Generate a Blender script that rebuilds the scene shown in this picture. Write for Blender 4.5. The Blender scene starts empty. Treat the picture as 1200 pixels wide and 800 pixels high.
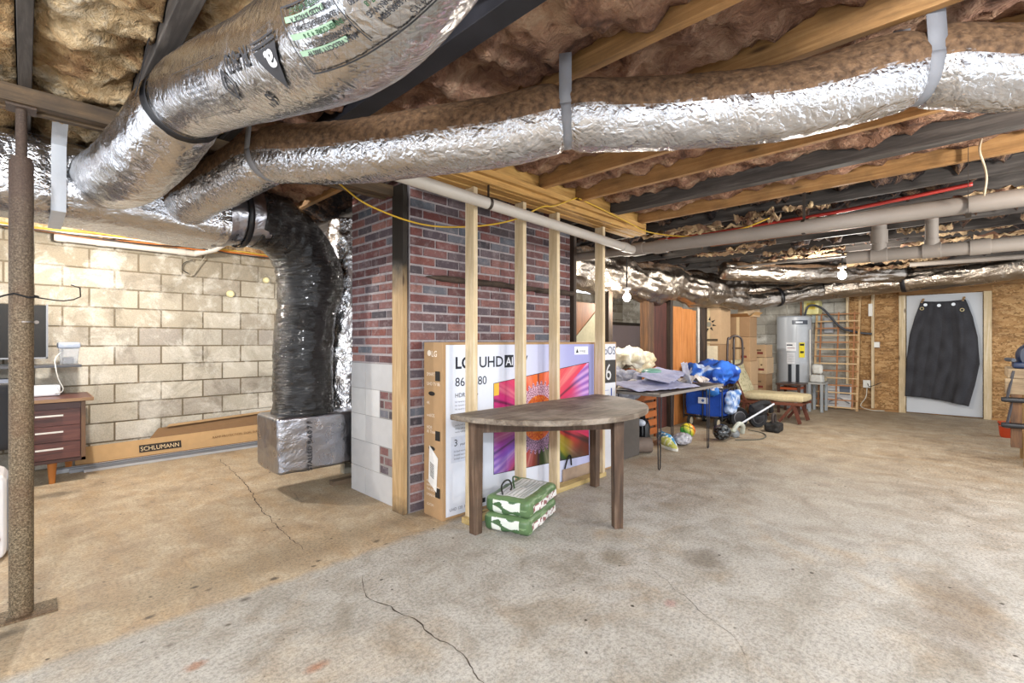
import bpy, math, random
from mathutils import Vector, Matrix, noise
random.seed(7)
C = bpy.context.scene.collection
PI = math.pi
ORG = {}

# ------------------------------------------------------------------ helpers
def L(h):
    """sRGB hex to linear rgba"""
    h = h.lstrip('#'); r = []
    for i in (0, 2, 4):
        c = int(h[i:i+2], 16) / 255
        r.append(c / 12.92 if c <= .04045 else ((c + .055) / 1.055) ** 2.4)
    return (r[0], r[1], r[2], 1)

def mixc(a, b, t):
    t = max(0, min(1, t)); return tuple(a[i] * (1 - t) + b[i] * t for i in range(3)) + (1,)

def nz(x, y=0, z=0): return noise.noise(Vector((x, y, z)))
def fbm(x, y=0, z=0, o=4):
    return noise.fractal(Vector((x, y, z)), .9, 2.1, o)
def sst(a, b, x):
    t = max(0, min(1, (x - a) / (b - a))); return t * t * (3 - 2 * t)

class MB:
    def __init__(s): s.v = []; s.f = []; s.c = []; s.uv = []; s.M = None; s.col = (.8, .8, .8, 1)
    def add(s, vs, fs, col=None, uvs=None):
        b = len(s.v)
        for p in vs:
            p = Vector(p)
            s.v.append(s.M @ p if s.M else p)
        s.uv.extend(uvs if uvs else [(0, 0)] * len(vs))
        for i, f in enumerate(fs):
            s.f.append(tuple(b + k for k in f))
            s.c.append(col[i] if isinstance(col, list) else (col or s.col))
        return s
    def box(s, lo, hi, col=None):
        x0, y0, z0 = lo; x1, y1, z1 = hi
        vs = [(x0,y0,z0),(x1,y0,z0),(x1,y1,z0),(x0,y1,z0),(x0,y0,z1),(x1,y0,z1),(x1,y1,z1),(x0,y1,z1)]
        return s.add(vs, [(3,2,1,0),(4,5,6,7),(0,1,5,4),(1,2,6,5),(2,3,7,6),(3,0,4,7)], col)
    def bar(s, a, b, w, h, col=None, up=(0,0,1)):
        """rectangular bar from a to b, w across, h along up"""
        a = Vector(a); b = Vector(b); t = (b - a).normalized(); up = Vector(up)
        if abs(t.dot(up)) > .98: up = Vector((0,1,0))
        sd = t.cross(up).normalized(); u = sd.cross(t)
        vs = []
        for p in (a, b):
            for i, j in ((-1,-1),(1,-1),(1,1),(-1,1)): vs.append(p + sd*(w/2*i) + u*(h/2*j))
        return s.add(vs, [(0,1,2,3),(7,6,5,4),(1,0,4,5),(2,1,5,6),(3,2,6,7),(0,3,7,4)], col)
    def cyl(s, a, b, r0, r1=None, n=20, col=None, caps=True):
        r1 = r0 if r1 is None else r1
        a = Vector(a); b = Vector(b); t = (b - a).normalized()
        up = Vector((0,0,1)) if abs(t.z) < .9 else Vector((1,0,0))
        sd = t.cross(up).normalized(); u = sd.cross(t)
        vs = [a + (sd*math.cos(2*PI*i/n) + u*math.sin(2*PI*i/n))*r0 for i in range(n)]
        vs += [b + (sd*math.cos(2*PI*i/n) + u*math.sin(2*PI*i/n))*r1 for i in range(n)]
        fs = [(i, (i+1)%n, n+(i+1)%n, n+i) for i in range(n)]
        if caps: fs += [tuple(range(n-1,-1,-1)), tuple(range(n, 2*n))]
        return s.add(vs, fs, col)
    def grid(s, fn, nu, nv, wu=False, wv=False, cf=None, uvf=None):
        mu = nu if wu else nu + 1; mv = nv if wv else nv + 1
        vs = []; uvs = []
        for i in range(mu):
            for j in range(mv):
                vs.append(fn(i/nu, j/nv)); uvs.append(uvf(i/nu, j/nv) if uvf else (i/nu, j/nv))
        fs = []; cs = []
        for i in range(nu):
            for j in range(nv):
                i2 = (i+1) % mu; j2 = (j+1) % mv
                fs.append((i*mv+j, i2*mv+j, i2*mv+j2, i*mv+j2))
                cs.append(cf((i+.5)/nu, (j+.5)/nv) if cf else s.col)
        return s.add(vs, fs, cs, uvs)
    def lathe(s, prof, c=(0,0,0), axis=(0,0,1), n=28, col=None):
        """prof: list of (radius, height)"""
        ax = Vector(axis).normalized(); up = Vector((0,0,1)) if abs(ax.z) < .9 else Vector((1,0,0))
        sd = ax.cross(up).normalized(); u = sd.cross(ax); c = Vector(c); vs = []
        for r, h in prof:
            for i in range(n):
                a = 2*PI*i/n; vs.append(c + ax*h + (sd*math.cos(a) + u*math.sin(a))*max(r, 1e-4))
        fs = []
        for k in range(len(prof)-1):
            for i in range(n): fs.append((k*n+i, k*n+(i+1)%n, (k+1)*n+(i+1)%n, (k+1)*n+i))
        fs.append(tuple(range(n-1,-1,-1))); fs.append(tuple(range((len(prof)-1)*n, len(prof)*n)))
        return s.add(vs, fs, col)
    def prism(s, poly, z0, z1, col=None):
        n = len(poly)
        vs = [(p[0],p[1],z0) for p in poly] + [(p[0],p[1],z1) for p in poly]
        fs = [tuple(range(n-1,-1,-1)), tuple(range(n,2*n))] + [(i,(i+1)%n,n+(i+1)%n,n+i) for i in range(n)]
        return s.add(vs, fs, col)
    def tube(s, pts, r, n=10, ds=.03, col=None, caps=True, rf=None, pt=True, cf=None, ell=None):
        """sweep along a smooth path. rf(sdist, theta) multiplies / replaces the radius"""
        P = spline(pts, ds); m = len(P)
        fr = frames(P, pt)
        dist = [0]
        for i in range(1, m): dist.append(dist[-1] + (P[i]-P[i-1]).length)
        vs = []; uvs = []; fs = []; cs = []
        for i in range(m):
            sd, u = fr[i]
            for j in range(n):
                th = 2*PI*j/n
                rr = rf(dist[i], th) if rf else (r(dist[i]) if callable(r) else r)
                ex = ell if ell else 1
                vs.append(P[i] + sd*(math.cos(th)*rr) + u*(math.sin(th)*rr*ex)); uvs.append((dist[i], th))
        for i in range(m-1):
            for j in range(n):
                fs.append((i*n+j, (i+1)*n+j, (i+1)*n+(j+1)%n, i*n+(j+1)%n))
                cs.append(cf(dist[i], 2*PI*(j+.5)/n) if cf else (col or s.col))
        if caps:
            fs.append(tuple(range(n))); cs.append(cs[0])
            fs.append(tuple(range(m*n-1, (m-1)*n-1, -1))); cs.append(cs[-1])
        return s.add(vs, fs, cs, uvs)
    def rbox(s, lo, hi, r, n=10, amp=0, fq=3, col=None, cf=None, seed=0, puff=0):
        """rounded box with noise displacement"""
        lo = Vector(lo); hi = Vector(hi); ce = (lo+hi)/2; h = (hi-lo)/2
        r = min(r, h.x*.999, h.y*.999, h.z*.999)
        for ax in range(3):
            for sg in (-1, 1):
                a, b = (ax+1)%3, (ax+2)%3
                if sg < 0: a, b = b, a
                def fn(u, v, ax=ax, sg=sg, a=a, b=b):
                    p = Vector((0,0,0)); p[ax] = sg*h[ax]; p[a] = (2*u-1)*h[a]; p[b] = (2*v-1)*h[b]
                    q = Vector([max(-(h[k]-r), min(h[k]-r, p[k])) for k in range(3)])
                    d = (p-q); d = d.normalized() if d.length > 1e-9 else Vector((0,0,0))
                    o = q + d*r
                    if puff:
                        w = 1
                        for k in range(3):
                            if k != ax: w *= max(0, 1-(p[k]/h[k])**2)
                        o[ax] += sg*puff*w
                    if amp:
                        k = ce + o
                        o = o + d*(amp*fbm(k.x*fq+seed, k.y*fq, k.z*fq, 3))
                    return ce + o
                s.grid(fn, n, n, cf=(lambda u, v, fn=fn: cf(fn(u, v))) if cf else (lambda u, v: col or s.col))
        return s
    def ball(s, c, r, n=20, col=None, cf=None, sc=(1,1,1), amp=0, fq=4, seed=0):
        c = Vector(c)
        def fn(u, v):
            t = u*PI; p = v*2*PI
            d = Vector((math.sin(t)*math.cos(p), math.sin(t)*math.sin(p), math.cos(t)))
            k = 1 + (amp*fbm(d.x*fq+seed, d.y*fq, d.z*fq, 3) if amp else 0)
            return c + Vector((d.x*sc[0], d.y*sc[1], d.z*sc[2]))*(r*k)
        return s.grid(fn, n, 2*n, False, True, cf=(lambda u, v: cf(fn(u, v)-c)) if cf else (lambda u, v: col or s.col))
    def text(s, txt, size, fn, col=None, align='LEFT', bold=0, sx=1):
        cu = bpy.data.curves.new('t', 'FONT'); cu.body = txt; cu.size = size; cu.align_x = align
        cu.resolution_u = 3; cu.offset = bold
        o = bpy.data.objects.new('t', cu); C.objects.link(o)
        dg = bpy.context.evaluated_depsgraph_get(); dg.update()
        me = bpy.data.meshes.new_from_object(o.evaluated_get(dg))
        vs = [fn(v.co.x*sx, v.co.y) for v in me.vertices]
        fs = [tuple(p.vertices) for p in me.polygons]
        bpy.data.objects.remove(o); bpy.data.curves.remove(cu); bpy.data.meshes.remove(me)
        return s.add(vs, fs, col)
    def build(s, name, mat, parent=None, smooth=None, bevel=0, kind=None, thick=0):
        me = bpy.data.meshes.new(name)
        if parent is not None: org = ORG[parent.name]
        else:
            xs = [p.x for p in s.v]; ys = [p.y for p in s.v]; zs = [p.z for p in s.v]
            org = Vector(((min(xs)+max(xs))/2, (min(ys)+max(ys))/2, min(zs)))
            if kind == 'structure': org = Vector((0,0,0))
        me.from_pydata([p - org for p in s.v], [], s.f)
        ca = me.color_attributes.new('Col', 'FLOAT_COLOR', 'CORNER')
        fl = []
        for p in me.polygons: fl.extend(tuple(s.c[p.index]) * p.loop_total)
        ca.data.foreach_set('color', fl)
        uv = me.uv_layers.new(name='UVMap'); fl = []
        for l in me.loops: fl.extend(s.uv[l.vertex_index])
        uv.data.foreach_set('uv', fl)
        if smooth is not None:
            me.polygons.foreach_set('use_smooth', [True]*len(me.polygons))
            if smooth: me.set_sharp_from_angle(angle=math.radians(smooth))
        me.materials.append(mat); me.update()
        o = bpy.data.objects.new(name, me); C.objects.link(o)
        if parent is not None: o.parent = parent
        else: o.location = org
        ORG[o.name] = org
        if bevel:
            b = o.modifiers.new('b', 'BEVEL'); b.width = bevel; b.segments = 2; b.limit_method = 'ANGLE'
        if thick:
            b = o.modifiers.new('s', 'SOLIDIFY'); b.thickness = thick; b.offset = 0
        if kind: o['kind'] = kind
        return o

def spline(pts, ds):
    P = [Vector(p) for p in pts]
    if len(P) == 2:
        n = max(1, int((P[1]-P[0]).length/ds)); return [P[0].lerp(P[1], i/n) for i in range(n+1)]
    out = []
    for i in range(len(P)-1):
        p0 = P[i-1] if i else P[0]*2-P[1]; p1 = P[i]; p2 = P[i+1]
        p3 = P[i+2] if i+2 < len(P) else P[-1]*2-P[-2]
        n = max(1, int((p2-p1).length/ds))
        for k in range(n):
            t = k/n
            out.append(.5*((2*p1)+(p2-p0)*t+(2*p0-5*p1+4*p2-p3)*t*t+(3*p1-p0-3*p2+p3)*t**3))
    out.append(P[-1]); return out

def frames(P, pt=True):
    m = len(P); fr = []; T = []
    for i in range(m):
        t = (P[min(i+1,m-1)]-P[max(i-1,0)]); T.append(t.normalized())
    if not pt:
        for t in T:
            sd = t.cross(Vector((0,0,1))).normalized(); fr.append((sd, sd.cross(t)))
        return fr
    t = T[0]; up = Vector((0,0,1)) if abs(t.z) < .9 else Vector((1,0,0))
    sd = t.cross(up).normalized()
    for t in T:
        sd = (sd - t*sd.dot(t)).normalized(); fr.append((sd, sd.cross(t)))
    return fr

def empty(name, loc, label, cat, group=None):
    o = bpy.data.objects.new(name, None); C.objects.link(o); o.location = loc
    o.empty_display_size = .1; ORG[o.name] = Vector(loc); tag(o, label, cat, group); return o
def tag(o, label, cat, group=None):
    o['label'] = label; o['category'] = cat
    if group: o['group'] = group
    return o
def rotz(a, c):
    c = Vector(c); return Matrix.Translation(c) @ Matrix.Rotation(a, 4, 'Z') @ Matrix.Translation(-c)

# ------------------------------------------------------------------ materials
class NT:
    def __init__(s, name):
        s.m = bpy.data.materials.new(name); s.m.use_nodes = True; s.t = s.m.node_tree
        s.t.nodes.clear(); s.out = s.t.nodes.new('ShaderNodeOutputMaterial')
        s.b = s.t.nodes.new('ShaderNodeBsdfPrincipled'); s.t.links.new(s.b.outputs[0], s.out.inputs[0])
    def set(s, node, key, v):
        i = node.inputs[key]
        if isinstance(v, bpy.types.NodeSocket): s.t.links.new(v, i)
        else: i.default_value = v
    def n(s, typ, out=0, props=None, **kw):
        nd = s.t.nodes.new('ShaderNode' + typ)
        for k, v in (props or {}).items(): setattr(nd, k, v)
        for k, v in kw.items():
            key = int(k[1:]) if k[0] == 'i' and k[1:].isdigit() else k.replace('_', ' ')
            s.set(nd, key, v)
        return nd.outputs[out]
    def co(s, kind='Object', scale=(1,1,1), rot=(0,0,0), loc=(0,0,0)):
        c = s.n('TexCoord', kind); return s.n('Mapping', i0=c, Scale=scale, Rotation=rot, Location=loc)
    def noise(s, v, scale, detail=5, rough=.55, dist=0, out=0):
        return s.n('TexNoise', out, Vector=v, Scale=scale, Detail=detail, Roughness=rough, Distortion=dist)
    def ramp(s, f, stops, interp='LINEAR'):
        nd = s.t.nodes.new('ShaderNodeValToRGB'); nd.color_ramp.interpolation = interp
        e = nd.color_ramp.elements
        while len(e) < len(stops): e.new(.5)
        for k, (p, c) in enumerate(stops):
            e[k].position = p
            e[k].color = L(c) if isinstance(c, str) else ((c, c, c, 1) if not isinstance(c, tuple) else c)
        s.t.links.new(f, nd.inputs[0]); return nd.outputs[0]
    def mix(s, f, a, b, mode='MIX'):
        nd = s.t.nodes.new('ShaderNodeMix'); nd.data_type = 'RGBA'; nd.blend_type = mode
        for k, v in ((0, f), (6, a), (7, b)):
            if isinstance(v, bpy.types.NodeSocket): s.t.links.new(v, nd.inputs[k])
            else: nd.inputs[k].default_value = L(v) if isinstance(v, str) else v
        return nd.outputs[2]
    def math(s, op, a, b=0, c=0, clamp=False):
        return s.n('Math', props={'operation': op, 'use_clamp': clamp}, i0=a, i1=b, i2=c)
    def bump(s, h, strength=.3, dist=.01, nrm=None):
        kw = dict(Height=h, Strength=strength, Distance=dist)
        if nrm: kw['Normal'] = nrm
        return s.n('Bump', **kw)
    def fin(s, col=None, rough=.6, metal=0, nrm=None, **kw):
        if col is not None: s.set(s.b, 'Base Color', L(col) if isinstance(col, str) else col)
        s.set(s.b, 'Roughness', rough); s.set(s.b, 'Metallic', metal)
        if nrm: s.set(s.b, 'Normal', nrm)
        for k, v in kw.items(): s.set(s.b, k.replace('_', ' '), v)
        return s.m

def m_plain(name, c, rough=.6, metal=0, var=.12, sc=8, bs=.15, bd=.004, **kw):
    t = NT(name); v = t.co(); f = t.noise(v, sc)
    c = L(c); a = tuple(min(1, x*(1+var)) for x in c[:3])+(1,); b = tuple(x*(1-var) for x in c[:3])+(1,)
    col = t.ramp(f, [(.3, b), (.7, a)])
    return t.fin(col, rough, metal, t.bump(t.noise(v, sc*8, 3), bs, bd), **kw)

def m_vcol(name, rough=.7, metal=0, var=.15, sc=25, bs=.2, bd=.003, **kw):
    t = NT(name); v = t.co(); a = t.n('Attribute', props={'attribute_name': 'Col'})
    f = t.ramp(t.noise(v, sc), [(.3, 1-var), (.7, 1.0)])
    return t.fin(t.mix(1, a, f, 'MULTIPLY'), rough, metal, t.bump(t.noise(v, sc*3, 4), bs, bd), **kw)

def m_wood(name, c0, c1, c2, axis='X', rough=.7, knots=True, sc=1, dirt=0):
    t = NT(name); s = {'X': (1.2,16,16), 'Y': (16,1.2,16), 'Z': (16,16,1.2)}[axis]
    v = t.co('Object', tuple(k*sc for k in s)); f = t.noise(v, 1.6, 8, .65, .6)
    col = t.ramp(f, [(.28, c0), (.5, c1), (.74, c2)])
    big = t.noise(t.co('Object', (1.3,1.3,1.3)), 2, 3)
    col = t.mix(t.ramp(big, [(.35, .0), (.75, .45)]), col, c0)
    if knots:
        kv = {'X': (3,12,12), 'Y': (12,3,12), 'Z': (12,12,3)}[axis]
        k = t.n('TexVoronoi', Vector=t.co('Object', kv), Scale=.8)
        col = t.mix(t.ramp(k, [(.05, .85), (.14, 0.)]), col, '#4a2f16')
    if dirt:
        d = t.noise(t.co(), 5, 6, .7)
        col = t.mix(t.ramp(d, [(.45, 0.), (.7, float(dirt))]), col, '#3b3026')
    return t.fin(col, rough, 0, t.bump(f, .25, .004))

def m_foil(name, tint='#cccdd1', crink=1., dust=True, rough=.26, scrim=True):
    t = NT(name); v = t.co()
    w = t.noise(v, 9, 6, .62, 1.2)
    wv = t.mix(.14, v, t.noise(v, 7, 4, out=1))
    vo = t.n('TexVoronoi', props={'feature': 'DISTANCE_TO_EDGE'}, Vector=wv, Scale=11)
    vo2 = t.n('TexVoronoi', props={'feature': 'DISTANCE_TO_EDGE'}, Vector=wv, Scale=34)
    h = t.math('ADD', t.math('MULTIPLY', w, .35), t.math('ADD', t.math('MULTIPLY', vo, .8), t.math('MULTIPLY', vo2, .5)))
    nr = t.bump(h, .6*crink, .022)
    fine = t.noise(v, 130, 3, .6)
    nr = t.bump(fine, .25*crink, .002, nr)
    col = t.ramp(t.noise(v, 5, 4), [(.3, mixc(L(tint), L('#b5a591'), .35)), (.6, tint)])
    if scrim:
        uv = t.n('UVMap'); a = t.n('Mapping', i0=uv, Scale=(30, 7, 1), Rotation=(0, 0, 0))
        sx = t.n('SeparateXYZ', 0, Vector=a); sy = t.n('SeparateXYZ', 1, Vector=a)
        l1 = t.math('ABSOLUTE', t.math('SUBTRACT', t.math('FRACT', t.math('ADD', sx, sy)), .5))
        l2 = t.math('ABSOLUTE', t.math('SUBTRACT', t.math('FRACT', t.math('SUBTRACT', sx, sy)), .5))
        g = t.math('LESS_THAN', t.math('MINIMUM', l1, l2), .03)
        col = t.mix(t.math('MULTIPLY', g, .35), col, '#8a8378')
        nr = t.bump(g, .25, .001, nr)
    rg = t.math('ADD', t.math('MULTIPLY', t.noise(v, 7, 3), .2), rough-.1)
    metal = 1.
    if dust:
        a = t.n('Attribute', props={'attribute_name': 'Col'})
        d = t.math('ADD', t.n('SeparateColor', 0, Color=a), t.math('MULTIPLY', t.math('SUBTRACT', t.noise(v, 30, 5, .7), .5), 1.1))
        d = t.ramp(d, [(.42, 0.), (.62, 1.)])
        col = t.mix(d, col, t.ramp(t.noise(v, 40, 4), [(.3, '#4a3524'), (.7, '#8a6a4c')]))
        metal = t.math('SUBTRACT', 1., d); rg = t.math('ADD', rg, t.math('MULTIPLY', d, .55), clamp=True)
    return t.fin(col, rg, metal, nr)

def m_insul(name, stops, sc=1):
    t = NT(name); v = t.co(); d = t.mix(.25, v, t.noise(v, 3*sc, 4, out=1))
    f = t.noise(d, 4.5*sc, 8, .66, .8)
    col = t.ramp(f, stops)
    fib = t.noise(t.co('Object', (1, .35, 1)), 60, 6, .75)
    col = t.mix(.35, col, t.ramp(fib, [(.3, .25), (.65, 1.)]), 'MULTIPLY')
    h = t.math('ADD', t.math('MULTIPLY', f, 1.), t.math('MULTIPLY', fib, .35))
    rd = t.noise(t.mix(.3, v, t.noise(v, 4, 3, out=1)), 11*sc, 6, .6)
    h = t.math('ADD', h, t.math('ABSOLUTE', t.math('MULTIPLY', t.math('SUBTRACT', rd, .5), 2.2)))
    return t.fin(col, .95, 0, t.bump(h, 1., .05))

def m_floor():
    t = NT('stained concrete'); v = t.co()
    X = t.n('SeparateXYZ', 0, Vector=v); Y = t.n('SeparateXYZ', 1, Vector=v)
    n1 = t.noise(v, .9, 6, .6, .4); n2 = t.noise(v, 4, 8, .7, .5); n3 = t.noise(v, 60, 4, .7)
    grey = t.ramp(n2, [(.28, '#8c867b'), (.4, '#a19c92'), (.52, '#b1aea7'), (.68, '#bfbdb7')])
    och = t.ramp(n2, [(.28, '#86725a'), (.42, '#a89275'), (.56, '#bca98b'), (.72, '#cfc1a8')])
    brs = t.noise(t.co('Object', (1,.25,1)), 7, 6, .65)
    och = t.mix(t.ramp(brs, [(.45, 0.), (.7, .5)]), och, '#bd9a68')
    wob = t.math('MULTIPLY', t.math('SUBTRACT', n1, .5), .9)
    # ochre slab tint beyond the old wall line, and again towards far X
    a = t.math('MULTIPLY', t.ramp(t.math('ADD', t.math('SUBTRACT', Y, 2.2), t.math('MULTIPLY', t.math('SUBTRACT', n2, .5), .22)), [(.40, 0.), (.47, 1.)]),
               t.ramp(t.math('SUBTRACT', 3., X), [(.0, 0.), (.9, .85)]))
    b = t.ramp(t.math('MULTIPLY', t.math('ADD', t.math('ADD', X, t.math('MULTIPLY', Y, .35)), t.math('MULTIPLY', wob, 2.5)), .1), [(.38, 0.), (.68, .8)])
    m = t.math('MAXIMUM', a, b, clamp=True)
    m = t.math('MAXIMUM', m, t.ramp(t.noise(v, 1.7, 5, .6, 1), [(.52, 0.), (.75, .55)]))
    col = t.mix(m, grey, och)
    # dark stains
    dk = t.ramp(t.noise(v, 1.6, 6, .62, 1.1), [(.56, 0.), (.74, .35)])
    col = t.mix(dk, col, '#6b5f50')
    for (x, y, rx, ry, k, c) in ((2.80,1.13,.17,.11,.6,'#5f5240'),(2.43,1.5,.1,.1,.35,'#7a6a50'),(3.57,1.7,.2,.1,.3,'#7a6a50'),
                                 (3.07,.05,.5,.16,.5,'#6a5640'),(.8,1.85,.05,.03,.7,'#a0694a'),(2.2,1.06,.04,.03,.5,'#a06a66'),
                                 (1.75,2.35,.3,.12,.3,'#77654c'),(.47,2.2,.04,.03,.7,'#9c6a4a'),(4.6,2.5,.35,.16,.4,'#94683c'),
                                 (1.0,2.95,1.1,.22,.5,'#8f8068'),(0.936,2.703,0.029,0.020,0.85,'#3f352b'),(0.616,2.905,0.021,0.014,0.85,'#3f352b'),(0.764,2.588,0.029,0.020,0.70,'#3f352b'),(0.403,2.741,0.026,0.018,0.80,'#3f352b'),(1.193,2.738,0.017,0.012,0.80,'#3f352b'),(1.570,2.740,0.026,0.018,0.75,'#3f352b'),(0.639,2.412,0.016,0.011,0.80,'#3f352b'),(0.423,2.427,0.019,0.013,0.60,'#3f352b'),(0.658,2.825,0.018,0.013,0.60,'#3f352b'),(0.349,2.536,0.013,0.009,0.70,'#3f352b'),(-0.055,3.028,0.065,0.045,0.60,'#3f352b'),(1.149,2.693,0.016,0.011,0.80,'#3f352b'),(0.162,5.494,0.169,0.117,0.55,'#3f352b'),(1.592,2.663,0.016,0.011,0.60,'#3f352b'),(1.523,3.942,0.078,0.054,0.30,'#3f352b')):
        dx = t.math('DIVIDE', t.math('SUBTRACT', X, x), rx); dy = t.math('DIVIDE', t.math('SUBTRACT', Y, y), ry)
        r = t.math('ADD', t.math('SQRT', t.math('ADD', t.math('MULTIPLY', dx, dx), t.math('MULTIPLY', dy, dy))), t.math('MULTIPLY', t.math('SUBTRACT', t.noise(v, 9 if rx > .04 else 40, 5, .7), .5), 1.6))
        col = t.mix(t.ramp(t.math('MULTIPLY', r, .5), [(.2, float(k)), (.62, 0.)]), col, c)
    sp = t.n('TexVoronoi', Vector=t.mix(.03, v, t.noise(v, 20, 3, out=1)), Scale=7)
    spm = t.math('MULTIPLY', t.ramp(sp, [(.045, 1.), (.075, 0.)]), t.ramp(t.noise(v, 1.1, 3), [(.42, 0.), (.5, 1.)]))
    col = t.mix(spm, col, '#3d3429')
    sp = t.n('TexVoronoi', Vector=t.mix(.03, v, t.noise(v, 30, 3, out=1)), Scale=19)
    spm = t.math('MULTIPLY', t.ramp(sp, [(.06, .8), (.1, 0.)]), t.ramp(t.noise(v, 1.9, 3), [(.46, 0.), (.56, 1.)]))
    col = t.mix(spm, col, '#54483a')
    n4 = t.noise(v, 150, 3, .8)
    col = t.mix(.6, col, t.ramp(n3, [(.37, .4), (.56, 1.)]), 'MULTIPLY')
    col = t.mix(.45, col, t.ramp(n4, [(.38, .45), (.55, 1.)]), 'MULTIPLY')
    # fine hairline cracks
    cr = t.n('TexVoronoi', props={'feature': 'DISTANCE_TO_EDGE'}, Vector=t.mix(.12, v, t.noise(v, 3, 6, .7, out=1)), Scale=.55)
    col = t.mix(t.math('MULTIPLY', t.ramp(cr, [(.0, .4), (.0025, 0.)]), t.ramp(t.noise(v, .8, 3), [(.55, 0.), (.62, 1.)])), col, '#4b4338')
    h = t.math('ADD', t.math('MULTIPLY', n2, .6), t.math('MULTIPLY', n3, .25))
    return t.fin(col, t.ramp(n2, [(.3, .55), (.7, .8)]), 0, t.bump(h, .35, .012))

def m_masonry(name, rough=.9, st1='#6f6350', st2='#d9d3c3', k1=.5, k2=.4, sc=1):
    t = NT(name); v = t.co(); a = t.n('Attribute', props={'attribute_name': 'Col'})
    col = t.mix(t.ramp(t.noise(v, 1.8*sc, 7, .68, .6), [(.5, 0.), (.72, float(k1))]), a, st1)
    col = t.mix(t.ramp(t.noise(t.co('Object', (1,1,1), loc=(7,3,1)), 3.2*sc, 7, .7, .4), [(.5, 0.), (.75, float(k2))]), col, st2)
    g = t.noise(v, 90, 4, .7)
    col = t.mix(.4, col, t.ramp(g, [(.35, .5), (.6, 1.)]), 'MULTIPLY')
    return t.fin(col, rough, 0, t.bump(t.math('ADD', g, t.noise(v, 14, 4)), .5, .006))

def m_osb(name):
    t = NT(name); v = t.co()
    cols = None
    for k, (rot, seed) in enumerate(((.5, 1), (-.6, 5), (1.35, 9))):
        vv = t.n('Mapping', i0=t.mix(.04, v, t.noise(v, 6, 4, out=1)), Rotation=(rot, 0, 0), Scale=(30, 9, 34), Location=(seed, seed, 0))
        cc = t.n('TexVoronoi', 1, Vector=vv, Scale=1.)
        g = t.n('SeparateColor', 0, Color=cc)
        c = t.ramp(g, [(.0, '#7d5c36'), (.3, '#966f42'), (.6, '#ab8252'), (1., '#c09c6c')])
        cols = c if cols is None else t.mix(t.ramp(t.noise(v, 16+4*k, 3), [(.48, 0.), (.52, 1.)]), cols, c)
    cols = t.mix(t.ramp(t.noise(v, 2, 6, .7, .5), [(.52, 0.), (.7, .7)]), cols, '#5a3c20')
    return t.fin(cols, .8, 0, t.bump(t.noise(v, 40, 4), .3, .004))

def m_emit(name, c, k):
    t = NT(name); t.n('TexCoord', 0)
    return t.fin('#ffffff', .4, 0, None, Emission_Color=L(c), Emission_Strength=k)

MT = {}
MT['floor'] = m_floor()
MT['block'] = m_masonry('concrete block', st1='#6f6758', st2='#e6e3da', k1=.9, k2=.9)
MT['brick'] = m_masonry('brick', st1='#443a40', st2='#b3a7a8', k1=.55, k2=.45, sc=5)
MT['osb'] = m_osb('strand board')
MT['pineX'] = m_wood('pine along x', '#8a6a44', '#b08c60', '#d0ae80', 'X')
MT['pineY'] = m_wood('pine along y', '#7f5c34', '#a87c4a', '#cb9f68', 'Y', dirt=.35)
MT['pineZ'] = m_wood('fresh pine stud', '#b39c76', '#d2bd98', '#e6d9c0', 'Z', dirt=.15)
MT['oldZ'] = m_wood('old pine post', '#7d5f38', '#b18f5d', '#cfb07a', 'Z', dirt=.35)
MT['darkY'] = m_wood('grey aged joist', '#2b2724', '#4a4440', '#77706a', 'Y')
MT['blackY'] = m_plain('blackened joist', '#25252a', .6, var=.4, sc=4)
MT['darkZ'] = m_wood('dark creosoted post', '#1d1611', '#3a2b1f', '#5e4833', 'Z', dirt=.5)
MT['foil'] = m_foil('foil duct wrap', crink=.95, rough=.24)
MT['foilA'] = m_foil('smooth foil duct wrap', crink=.5, rough=.22, tint='#d3d4d8')
MT['foilp'] = m_foil('foil plenum wrap', dust=False, tint='#abadb6', crink=.38, rough=.3, scrim=False)
MT['foilold'] = m_foil('aged foil duct wrap', tint='#b3a99e', crink=.9, rough=.3)
MT['tape'] = m_plain('grey cloth hanger strap', '#86868a', .6, var=.06, bs=.3)
MT['tapel'] = m_plain('pale cloth hanger strap', '#c4c7cc', .5, var=.06, bs=.3)
MT['blkstrap'] = m_plain('black strap', '#18171a', .45, var=.2)
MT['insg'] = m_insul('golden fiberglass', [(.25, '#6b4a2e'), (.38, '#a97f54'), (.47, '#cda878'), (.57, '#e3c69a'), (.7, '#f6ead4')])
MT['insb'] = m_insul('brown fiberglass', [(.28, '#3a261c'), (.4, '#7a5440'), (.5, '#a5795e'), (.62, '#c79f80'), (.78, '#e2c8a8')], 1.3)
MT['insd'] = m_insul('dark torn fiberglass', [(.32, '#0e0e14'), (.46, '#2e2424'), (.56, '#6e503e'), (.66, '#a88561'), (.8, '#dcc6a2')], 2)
MT['pvc'] = m_plain('white drain pipe', '#bfb8ae', .45, var=.06, sc=3)
MT['pvcg'] = m_plain('dusty drain pipe', '#90877e', .55, var=.1, sc=3)
MT['vm'] = m_vcol('matte colour', .75)
MT['vg'] = m_vcol('satin colour', .38, var=.06, bs=.05)
MT['vglo'] = m_vcol('glossy colour', .2, var=.05, bs=.03)
MT['cloth'] = m_vcol('cloth colour', .9, var=.2, sc=40, bs=.5, bd=.006)
MT['card'] = m_vcol('cardboard', .85, var=.1, sc=14, bs=.15)
MT['print'] = m_vcol('printed card', .5, var=.03, sc=30, bs=.03)
MT['metal'] = m_plain('steel', '#9a9a9a', .35, 1., var=.1)
MT['blk'] = m_plain('black metal', '#1b1b1d', .45, .3, var=.2)
MT['sub'] = m_plain('dark subfloor', '#2b211a', .9, var=.3, sc=3)
t = NT('black duct plastic'); v = t.co()
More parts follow.
